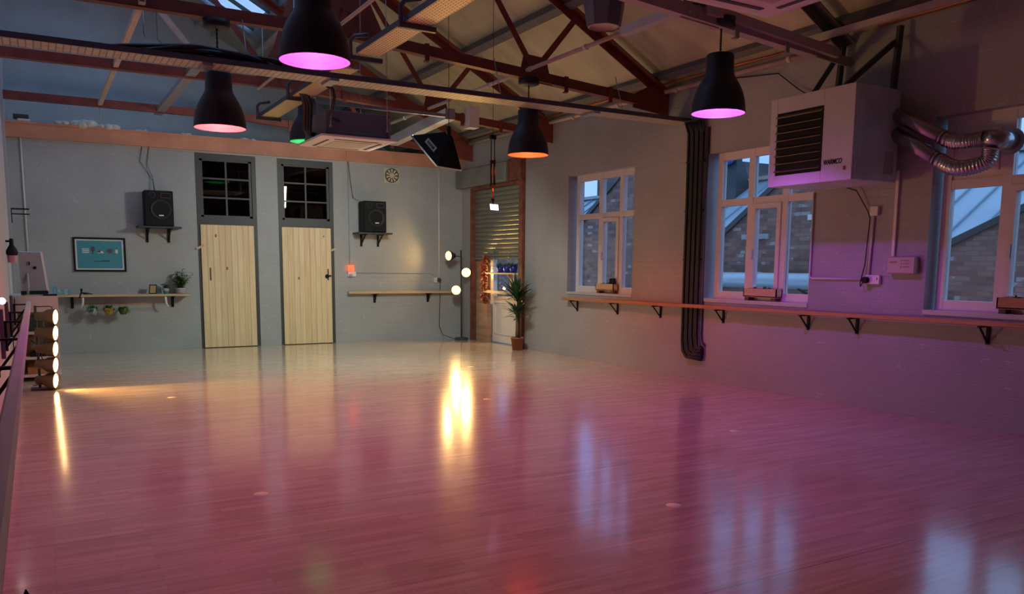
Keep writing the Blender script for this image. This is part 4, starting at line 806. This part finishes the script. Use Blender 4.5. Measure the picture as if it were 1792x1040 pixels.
for z in (1.9, 2.5): q.cyl((6.70, YB - .015, z), (6.70, YB - .015, z + .03), .022, 8)
tag(q.build('conduit_pipe', M['white']), 'upright white conduit near the corner of the back wall', 'pipe')
tag(MB().tube([(6.70, YB - .06, 1.1), (6.71, YB - .03, .8), (6.69, YB - .03, .25), (6.75, YB - .06, .08), (6.9, YB - .18, .015), (7.0, YB - .28, .012)], .006, 6).build('power_cord', M['cable']), 'thin black cord hanging from the socket down to the floor lamp base', 'cord')
bb = thing('barre_rail', 'short pale pine rail on the back wall right of the plank doors', 'rail', (5.9, YB - .08, .88)); MB().box(4.87, 7.0, YB - .115, YB - .03, .885, .93).build('rail', M['oak'], bb, bevel=.004)
for x in (5.39, 6.46): MB().box(x - .05, x + .05, YB - .10, YB, .870, .884).box(x - .02, x + .02, YB - .02, YB, .715, .884).bar((x, YB - .02, .73), (x, YB - .09, .87), .03, .02, up=(1, 0, 0)).build('bracket', M['black'], bb)
tag(MB().box(5.14, 5.20, YB - .006, YB, .42, .50).build('blank_plate', M['tin']), 'small grey blanking plate low on the back wall', 'plate')

# floor lamp
fl = thing('floor_lamp', 'dark floor lamp with three lit spotlights in the back right corner', 'floor lamp', (7.0, 14.03, 0))
MB().lathe([(.001, 0), (.125, 0), (.13, .015), (.12, .04), (.03, .05), (.001, .05)], (7.0, 14.03, 0), n=32).build('base', M['grey'], fl); MB().cyl((7.0, 14.03, .04), (6.99, 14.03, 1.70), .014, 12).build('pole', M['grey'], fl)
def head(parent, c, d, r, bodyL, m_lens, m_can, name='spotlight', arm=None, power=0, ang=1.6, beam=None):
    d = Vector(d).normalized(); c = Vector(c)
    h = MB().lathe([(r * .35, -bodyL), (r * .55, -bodyL * .95), (r * .6, -bodyL * .6), (r * .98, -bodyL * .35), (r * 1.05, 0), (r * 1.05, .012), (r * .97, .012), (r * .97, .0)], c, d, 28, cap0=True).build(name, m_can, parent)
    MB().lathe([(.001, .012), (r * .6, .009), (r * .96, 0.003)], c, d, 28).build('lens', m_lens, h)
    if arm is not None: MB().tube([c - d * bodyL * .8, Vector(arm)], .009, 8).build('swivel_arm', M['grey'], h)
    if power:
        ld = bpy.data.lights.new('spotlight_beam', 'SPOT'); ld.energy = power; ld.color = WARM; ld.spot_size = ang; ld.spot_blend = .5; ld.shadow_soft_size = r * .7
        lo = bpy.data.objects.new('spotlight_beam', ld); C.objects.link(lo); lo.parent = h; lo.location = (c + d * .03) - WO[h.name]; lo.rotation_euler = (Vector(beam) if beam else d).to_track_quat('-Z', 'Y').to_euler()
    return h
head(fl, (6.73, 14.02, 1.59), (-.95, -.32, -.02), .088, .15, M['spot2'], M['grey'], arm=(6.99, 14.03, 1.58), power=32, ang=2.6)
head(fl, (7.05, 13.93, 1.28), (-.36, -.92, -.10), .088, .15, M['spot2'], M['grey'], arm=(6.99, 14.03, 1.30), power=42, ang=2.4)
head(fl, (6.85, 13.95, .95), (-.52, -.84, -.12), .088, .15, M['spot2'], M['grey'], arm=(6.995, 14.03, .93), power=36, ang=2.4)

# yucca
yp = thing('potted_yucca', 'tall yucca with two leafy heads in a terracotta pot by the doorway', 'potted plant', (6.98, 11.88, 0))
MB().lathe([(.001, 0), (.085, 0), (.108, .19), (.112, .19), (.112, .215), (.100, .215), (.098, .17), (.001, .17)], (6.98, 11.88, 0), n=28).build('pot', M['terra'], yp); MB().cyl((6.98, 11.88, .165), (6.98, 11.88, .18), .097, 24).build('soil', M['soil'], yp)
MB().tube([(6.96, 11.86, .17), (6.965, 11.86, .4), (6.955, 11.85, .62)], [.03, .027, .025], 10).tube([(7.01, 11.90, .17), (7.015, 11.90, .5), (7.0, 11.89, .90)], [.036, .03, .026], 10).build('trunk', M['trunk'], yp)
q = MB(); rr = random.Random(11)
for (cx_, cy_, cz_, L, n_) in ((6.955, 11.85, .58, .33, 52), (6.98, 11.89, .86, .42, 84)):
    for k in range(n_):
        a = rr.uniform(0, 2 * pi); e = rr.uniform(.05, 1.45) if L > .35 else rr.uniform(-.1, 1.2); l = L * rr.uniform(.75, 1.08); dx = cos(a) * cos(e)
        if dx > 0: dx *= .55
        q.leaf((cx_, cy_, cz_ + rr.uniform(-.05, .08)), (dx, sin(a) * cos(e), sin(e)), (0, 0, 1), min(l, .16 * hypot(dx, hypot(sin(a) * cos(e), sin(e))) / max(.01, dx)) if dx > 0 else l, .044, .12, 5)
q.build('leaves', M['leaf'], yp)

# ------------------------------------------------------------------ back wall: left part
pc = thing('framed_picture', 'teal print of small drawings in a black frame on the back wall', 'picture', (.88, YB, 1.28)); A, B, Z0, Z1 = .52, 1.245, 1.275, 1.79
q = MB(); q.box(A, B, YB - .025, YB, Z0 - .005, Z0 + .022).box(A, B, YB - .025, YB, Z1 - .022, Z1 + .005).box(A - .006, A + .022, YB - .026, YB, Z0 - .005, Z1 + .005).box(B - .022, B + .006, YB - .026, YB, Z0 - .005, Z1 + .005); q.build('frame', M['black'], pc)
MB().box(A + .015, B - .015, YB - .014, YB - .004, Z0 + .015, Z1 - .015).build('mount', M['mount'], pc); po = MB().box(A + .048, B - .048, YB - .017, YB - .0145, Z0 + .045, Z1 - .045).build('print', M['poster'], pc)
u, v, yy = (1, 0, 0), (0, 0, 1), YB - .0185
q = MB(); zc = 1.595
for k in range(3): q.prism([(-.05, 0), (-.045, .014), (0, .010), (.045, .016), (.052, .002), (0, -.006)], (.685, yy, zc - .035 + k * .026), u, v, (0, .001, 0))
q.prism([(-.05, 0), (.05, 0), (.035, .03), (.0, .038), (-.02, .02)], (.89, yy, zc - .04), u, v, (0, .001, 0)); q.prism([(-.018, -.04), (.018, -.04), (.018, .02), (-.018, .02)], (1.12, yy, zc), u, v, (0, .001, 0)); q.build('pale_drawings', M['mount'], po)
q = MB(); q.prism([(.03 * cos(a), .04 * sin(a)) for a in [i * pi / 8 for i in range(16)]], (.785, yy, zc + .025), u, v, (0, .001, 0)); q.prism([(-.01, -.06), (.01, -.06), (.008, 0), (-.008, 0)], (.785, yy, zc), u, v, (0, .001, 0))
q.prism([(.045 * cos(a), .036 * sin(a)) for a in [i * pi / 8 for i in range(16)]], (1.02, yy, zc - .005), u, v, (0, .001, 0)); q.prism([(-.012, 0), (.012, 0), (0, .03)], (1.12, yy, zc + .022), u, v, (0, .001, 0)); q.prism([(-.04, .0), (0, .04), (.02, .03), (.01, 0)], (.88, yy - .0005, zc - .03), u, v, (0, .001, 0)); q.build('brown_drawings', M['brown_ink'], po)
q = MB(); x = .80
for k in range(16):
    w = random.uniform(.006, .012) if k < 10 else random.uniform(.010, .016); q.box(x, x + w, yy - .001, yy, 1.425, 1.425 + (.010 if k < 10 else .020)); x += w + .004
q.build('caption', M['ink'], po)
tag(MB().cyl((-.085, YB - .015, 1.45), (-.085, YB - .015, 3.24), .013, 8).build('conduit_pipe', M['white']), 'upright white conduit at the far left of the back wall', 'pipe')
sf = thing('wall_shelf', 'long pale timber shelf on the back wall left of the plank doors', 'shelf', (1.2, YB - .1, .8)); MB().box(.2, 2.15, YB - .26, YB, .885, .918).build('shelf_board', M['oak'], sf, bevel=.003)
for x in (.46, 1.91): MB().box(x - .02, x + .02, YB - .2, YB, .872, .885).box(x - .02, x + .02, YB - .02, YB, .70, .885).bar((x, YB - .015, .73), (x, YB - .16, .875), .02, .02, up=(1, 0, 0)).build('bracket', M['black'], sf)
for x, s_ in ((.60, -1), (1.78, 1)): MB().tube([(x, YB - .22, .885), (x, YB - .222, .82), (x + s_ * .005, YB - .215, .775), (x + s_ * .025, YB - .2, .735), (x + s_ * .045, YB - .19, .72)], [.02, .017, .018, .014, .008], 10).build('curved_bracket', M['upvc'], sf, label='white curved bracket')
MB().cyl((.60, YB - .215, .775), (1.78, YB - .215, .785), .007, 8).build('hanging_rail', M['copper'], sf)
def hang(x, lab, potm, rag):
    t = thing('hanging_plant', lab, 'hanging plant', (x, YB - .22, .6), 'little hanging pots under the left shelf'); rr = random.Random(int(x * 50))
    MB().lathe([(.001, 0), (.045, 0), (.068, .055), (.07, .105), (.063, .105), (.06, .08), (.001, .08)], (x, YB - .22, .605), n=20).build('pot', potm, t); MB().tube([(x - .06, YB - .22, .70), (x - .05, YB - .22, .78), (x, YB - .215, .80), (x + .05, YB - .22, .78), (x + .06, YB - .22, .70)], .003, 6).build('hanger', M['copper'], t)
    q = MB()
    for k in range(70):
        a = rr.uniform(0, 2 * pi); e = rr.uniform(-.5, 1.3); q.leaf((x + .03 * cos(a), YB - .22 + .03 * sin(a), .695), (cos(a) * cos(e), sin(a) * cos(e), sin(e)), (0, 0, 1), rr.uniform(.05, .10) * (1.15 if rag else 1), .024, .6 if rag else .25, 3)
    q.build('foliage', M['leafdark'], t)
hang(.725, 'green plant in a mint pot hanging leftmost under the left shelf', M['mint'], 0); hang(.945, 'green plant in a mustard yellow pot hanging under the left shelf', M['yellow'], 0); hang(1.155, 'bushy green plant hanging rightmost under the left shelf', M['leafdark'], 1)
# things on the shelf
wd = thing('word_ornament', 'blue and green cut-out letters spelling a word, standing on the shelf', 'ornament', (.3, YB - .18, .918)); xx = .205
for k, (chh, hgt) in enumerate((('D', .115), ('a', .075), ('n', .075), ('c', .075), ('e', .075))):
    f2 = bpy.data.curves.new('l', 'FONT'); f2.body = chh; f2.size = .165 if k == 0 else .14; f2.extrude = .014; f2.offset = .007
    o2 = bpy.data.objects.new('tmp', f2); C.objects.link(o2); bpy.context.view_layer.update(); me = bpy.data.meshes.new_from_object(o2.evaluated_get(bpy.context.evaluated_depsgraph_get())); bpy.data.objects.remove(o2)
    mnx = min(v.co.x for v in me.vertices); mny = min(v.co.y for v in me.vertices); wv = max(v.co.x for v in me.vertices) - mnx
    sx = (.062 if k == 0 else .042) / wv
    for v in me.vertices: v.co = Vector((xx + (v.co.x - mnx) * sx, YB - .18 - v.co.z, .919 + (v.co.y - mny))) - WO[wd.name]
    xx += (.066 if k == 0 else .045); me.materials.append(M['letter_b'] if k % 2 == 0 else M['letter_g']); lo = bpy.data.objects.new('letter', me); C.objects.link(lo); lo.parent = wd; WO[lo.name] = WO[wd.name]
q = MB(); q.tube([(.555, YB - .25, .87), (.57, YB - .255, .92), (.585, YB - .2, .95), (.59, YB - .18, .985)], .012, 8).sphere((.59, YB - .18, .995), .018).tube([(.585, YB - .2, .95), (.63, YB - .17, .935), (.68, YB - .16, .935), (.74, YB - .16, .925)], [.008, .018, .01, .006], 8)
tag(q.build('clip_lamp', M['black']), 'small black clip-on lamp lying over the edge of the left shelf', 'clip lamp')
pf = thing('photo_frame', 'small black photo frame with a tan picture standing on the left shelf', 'photo frame', (1.60, YB - .18, .918)); ax_, az_ = V(1, 0, 0), V(.12, .18, 1).normalized(); cc = V(1.60, YB - .19, .995)
MB().obox(cc, ax_, V(0, 1, -.18), az_, .055, .007, .075).build('frame', M['black'], pf); MB().obox(cc + V(0, -.0085, 0), ax_, V(0, 1, -.18), az_, .042, .002, .060).build('picture', M['tan'], pf)
MB().bar(cc + V(0, .02, .02), V(1.6, YB - .10, .92), .02, .006).build('stand', M['black'], pf)
def shelf_plant(x, potm, lab, prof, leaves, h):
    t = thing('potted_plant', lab, 'potted plant', (x, YB - .15, .918)); MB().lathe(prof, (x, YB - .15, .919), n=24).build('pot', potm, t); q = MB(); rr = random.Random(int(x * 31)); st = MB()
    for k in range(leaves):
        a = rr.uniform(0, 2 * pi); e = rr.uniform(.75, 1.45); L = rr.uniform(.35, 1) * h; tp = V(x + cos(a) * cos(e) * L, YB - .15 + sin(a) * cos(e) * L * .6, .99 + sin(e) * L); st.tube([(x, YB - .15, .98), (tp + V(x, YB - .15, 1.0)) / 2 + V(0, 0, .01), tp], .0025, 5)
        for j in range(10):
            u_ = .25 + .75 * j / 9; p = V(x, YB - .15, .98).lerp(tp, u_); b_ = rr.uniform(0, 2 * pi); q.leaf(p, (cos(b_), sin(b_), rr.uniform(-.1, .6)), (0, 0, 1), .06, .042, .1, 4)
    st.build('stems', M['leafdark'], t); q.build('leaves', M['leaf2'], t)
shelf_plant(2.02, M['tin'], 'leafy bright green plant in a low grey pot at the right end of the shelf', [(.001, 0), (.06, 0), (.075, .02), (.075, .08), (.08, .085), (.08, .095), (.07, .095), (.07, .08), (.001, .08)], 34, .34)
shelf_plant(1.80, M['teal'], 'small plant in a pink and teal pot on the left shelf', [(.001, 0), (.035, 0), (.045, .05), (.05, .09), (.044, .09), (.042, .07), (.001, .07)], 4, .13)
MB().lathe([(.0465, .05), (.0515, .092), (.0505, .092)], (1.80, YB - .15, .919), n=24).build('pot_rim', M['pot_w'], bpy.data.objects['potted_plant.001'])

# dust and foam on the beam
def foam(x, w, h, lab):
    h *= 1.45
    q = MB(); rr = random.Random(int(x * 77))
    for k in range(14): q.sphere((x + rr.uniform(-w, w), YB + .0 + rr.uniform(-.03, .05), 3.462 + h * .35 * rr.uniform(.3, 1)), h * rr.uniform(.35, .6), 9, 6, (1.2, 1, .8))
    tag(q.build('foam_lump', M['foam']), lab, 'foam')
foam(.46, .06, .06, 'small lump of pale foam on the beam at far left'); foam(.75, .12, .10, 'largest mound of pale foam on the beam'); foam(1.08, .14, .075, 'long pale foam mound on the beam right of the largest'); foam(1.55, .09, .03, 'low scrap of foam on the beam left of the doors'); foam(2.23, .06, .035, 'low scrap of foam on the beam above the left plank door')
foam(3.2, .12, .03, 'thin foam scrap on the beam above the doors, left of the green pendant')
q = MB(); q.box(-.16, .04, YB - .03, YB + .08, 3.50, 3.57); ob = thing('spray_foam_can', 'dark object with a white base lying on the left end of the beam', 'can', (-.05, YB, 3.46)); q.build('body', M['grey'], ob, bevel=.01); MB().box(-.11, .06, YB - .04, YB + .06, 3.462, 3.505).build('base', M['white'], ob, bevel=.01)

# ------------------------------------------------------------------ left side: barre, desk, lamp tower
lr = thing('barre_rail', 'long mauve handrail running toward the camera along the left wall', 'rail', (-.09, 6, .93)); MB().bar((-.092, 1.0, .94), (-.092, 11.12, .94), .05, .03).build('rail', M['barre_l'], lr, bevel=.008)
for y in (2.7, 4.4, 6.05, 7.85, 9.3, 11.05):
    MB().box(XL + .03, -.075, y - .02, y + .02, .910, .925).box(XL + .03, XL + .05, y - .02, y + .02, .68, .925).bar((XL + .045, y, .72), (-.10, y, .915), .016, .028, up=(0, 1, 0)).build('bracket', M['black'], lr)
    MB().box(XL, XL + .03, y - .06, y + .06, .62, 1.02).build('mounting_block', M['purple'], lr, label='purple wall block')
q = MB()
for k, x in enumerate((XL + .012, XL + .03)): q.box(XL, XL + .03, 12.9 + k * .35, 13.0 + k * .35, 0, 5.6)
tag(q.build('wall_trunking', M['tin']), 'upright grey cable trunking on the left wall near the corner', 'trunking')
wl = thing('wall_lamp', 'black wall lamp over a pink glass on the left wall', 'wall lamp', (-.24, 11.0, 1.4)); MB().lathe([(.02, .19), (.022, .12), (.055, .06), (.062, .02), (.05, .0), (.001, .0)], (-.222, 11.0, 1.48), n=20).cyl((-.28, 11.0, 1.64), (-.222, 11.0, 1.64), .012, 8).build('fitting', M['black'], wl); MB().lathe([(.045, 0), (.05, .08), (.048, .085), (.001, .085)], (-.222, 11.0, 1.398), n=20).build('glass_shade', mat('pink_glass', (.55, .22, .28), .3), wl)
tag(MB().box(XL, -.03, 13.98, 14.02, 2.16, 2.18).box(XL, -.03, 13.98, 14.02, 2.09, 2.105).box(XL, XL + .03, 13.95, 14.05, 1.97, 2.18).build('wall_bracket', M['black']), 'thin black twin-arm bracket high on the left wall', 'bracket')
dk = thing('desk', 'white open-fronted desk against the left wall under the computer', 'desk', (-.03, 11.5, 0))
MB().box(XL + .01, .215, 11.15, 12.05, .985, 1.01).build('top', M['desk'], dk); MB().box(XL + .04, .21, 11.15, 11.17, .82, .985).build('front_panel', M['desk'], dk); MB().box(XL + .01, XL + .05, 11.15, 12.05, 0, .985).build('side_panel', M['desk'], dk); MB().box(.19, .21, 11.75, 12.05, 0, .985).build('side_panel', M['desk'], dk)
MB().box(XL + .05, .19, 12.0, 12.03, .0, .985).build('back_panel', M['desk'], dk)
for z in (.56, .26, .05): MB().box(XL + .05, .20, 11.17, 12.0, z, z + .025).build('shelf_board', M['desk'], dk)
mo = thing('computer_monitor', 'silver backed computer monitor on the desk seen from behind', 'monitor', (-.03, 11.4, 1.01)); md = V(1, .35, 0).normalized(); mn = V(.35, -1, 0).normalized(); mc = V(-.045, 11.35, 1.29); mu = V(.0, 0, 1)
q = MB(); q.prism([(-.12, -.23), (.145, -.23), (.118, .24), (-.115, .245)], mc, md, (mu + mn * -.12).normalized(), mn * -.03); q.build('shell', M['alu'], mo, bevel=.006)
MB().prism([(.145, -.23), (.175, -.235), (.145, .24), (.118, .24)], mc, md, (mu + mn * -.12).normalized(), mn * -.03).build('screen_edge', M['desk'], mo, label='pale edge of the screen'); MB().obox(mc + V(.02, 0, -.245), md, mn, mu, .14, .03, .022).build('chin', M['black'], mo)
q = MB(); q.tube([mc + mn * .02 + V(-.05, 0, -.02), mc + mn * .09 + V(-.07, 0, -.15), mc + mn * .12 + V(-.09, 0, -.265)], .012, 8).obox(mc + V(.02, -.02, -.273), md, mn, mu, .12, .08, .006); q.build('stand', M['tin'], mo)
MB().sphere(mc + mn * .004 + V(.035, 0, .05), .02, 10, 6, (1, .3, 1)).box(mc.x - .025, mc.x - .01, mc.y - .02, mc.y - .005, mc.z + .08, mc.z + .12).build('rear_ports', M['black'], mo)
tag(MB().box(.06, .205, 11.16, 11.4, 1.011, 1.028).build('keyboard', M['black']), 'black keyboard lying on the desk beside the monitor', 'keyboard')
tag(MB().box(-.13, -.03, 11.16, 11.3, 1.011, 1.022).build('note_pad', mat('yellow_paper', (.5, .45, .12), .7)), 'yellow note pad on the front edge of the desk', 'note pad')
tag(MB().box(-.18, .05, 11.3, 11.8, .586, .76).build('storage_box', mat('dark_green_box', (.03, .06, .045), .6), bevel=.01), 'dark green box on the upper shelf of the desk', 'box')
tag(MB().lathe([(.001, 0), (.07, 0), (.09, .2), (.07, .24), (.05, .24), (.001, .2)], (-.12, 11.45, .286), n=20).build('brown_vase', mat('brown_jar', (.22, .13, .08), .6)), 'brown jar on the middle shelf of the desk', 'jar')
tag(MB().box(-.12, .10, 11.25, 11.7, .286, .33).box(-.08, .06, 11.3, 11.6, .33, .36).build('equipment_case', M['black'], bevel=.008), 'flat black equipment case on the middle shelf of the desk', 'case')
tag(MB().box(-.15, .14, 11.25, 11.8, .076, .16).build('cardboard_tray', M['tan'], bevel=.004), 'tan cardboard tray on the bottom shelf of the desk', 'tray')
tag(MB().tube([(-.1, 11.12, .5), (-.02, 11.08, .42), (.05, 11.1, .5), (.0, 11.1, .3), (.08, 11.05, .1), (.1, 10.8, .012), (-.1, 10.7, .012)], .006, 6).build('power_cord', M['cable']), 'black cord hanging in front of the desk to the floor', 'cord')
lt = thing('light_tower', 'stack of five glowing warm spotlights on the floor before the desk', 'light tower', (.06, 10.35, 0))
MB().cyl((-.03, 10.44, .012), (-.03, 10.44, .93), .014, 10).box(-.12, .12, 10.34, 10.54, 0, .016).tube([(-.03, 10.44, .92), (.1, 10.36, .925), (.13, 10.3, .92), (.13, 10.3, .9)], .006, 6).build('stand', M['grey'], lt)
dd = V(.93, -.37, -.05).normalized()
for k, z in enumerate((.809, .633, .456, .279, .105)):
    head(lt, (.152 - k * .009, 10.30, z), dd, .084, .20, M['spot'], M['olive'], power=42, ang=1.5, beam=(.78, -.60, -.14), arm=(-.03, 10.44, z + .02))
wg = thing('wall_light', 'small round lit wall light at the left edge of the picture', 'wall light', (-.26, 7.2, 1.114))
MB().lathe([(.001, 0), (.05, 0), (.05, .02), (.03, .03), (.001, .03)], (-.28, 7.2, 1.114), (1, 0, 0), 20).build('base', M['white'], wg); MB().sphere((-.232, 7.2, 1.114), .026).build('bulb', emit('white_bulb', (1, .9, .8), 4.0), wg)
# yellow floor stickers
DOTS = [((1.168, 9.166), 'yellow round floor sticker in front of the left plank door'), ((1.121, 4.998), 'yellow round floor sticker nearest the camera on the left'), ((3.199, 3.594), 'yellow round floor sticker at bottom right of centre, the largest looking'), ((5.162, 5.052), 'yellow round floor sticker nearest the purple lit wall'), ((4.073, 7.545), 'yellow round floor sticker in the lamp reflection at centre'), ((5.211, 10.148), 'yellow round floor sticker farthest back near the floor lamp')]
for (x, y), lab in DOTS: tag(MB().lathe([(.001, .0012), (.046, .0012), (.0465, 0)], (x, y, 0.0003), n=32).build('floor_sticker', M['sticker']), lab, 'sticker', 'yellow round floor stickers')
q = MB(); q.sphere((-.10, 3.22, .09), .12, 14, 8, (.7, 1.0, .75)).tube([(-.12, 3.3, .14), (-.10, 3.38, .20), (-.07, 3.34, .14)], .010, 6); tag(q.build('black_bag', M['fabric']), 'top of a small black bag on the floor at bottom left', 'bag')
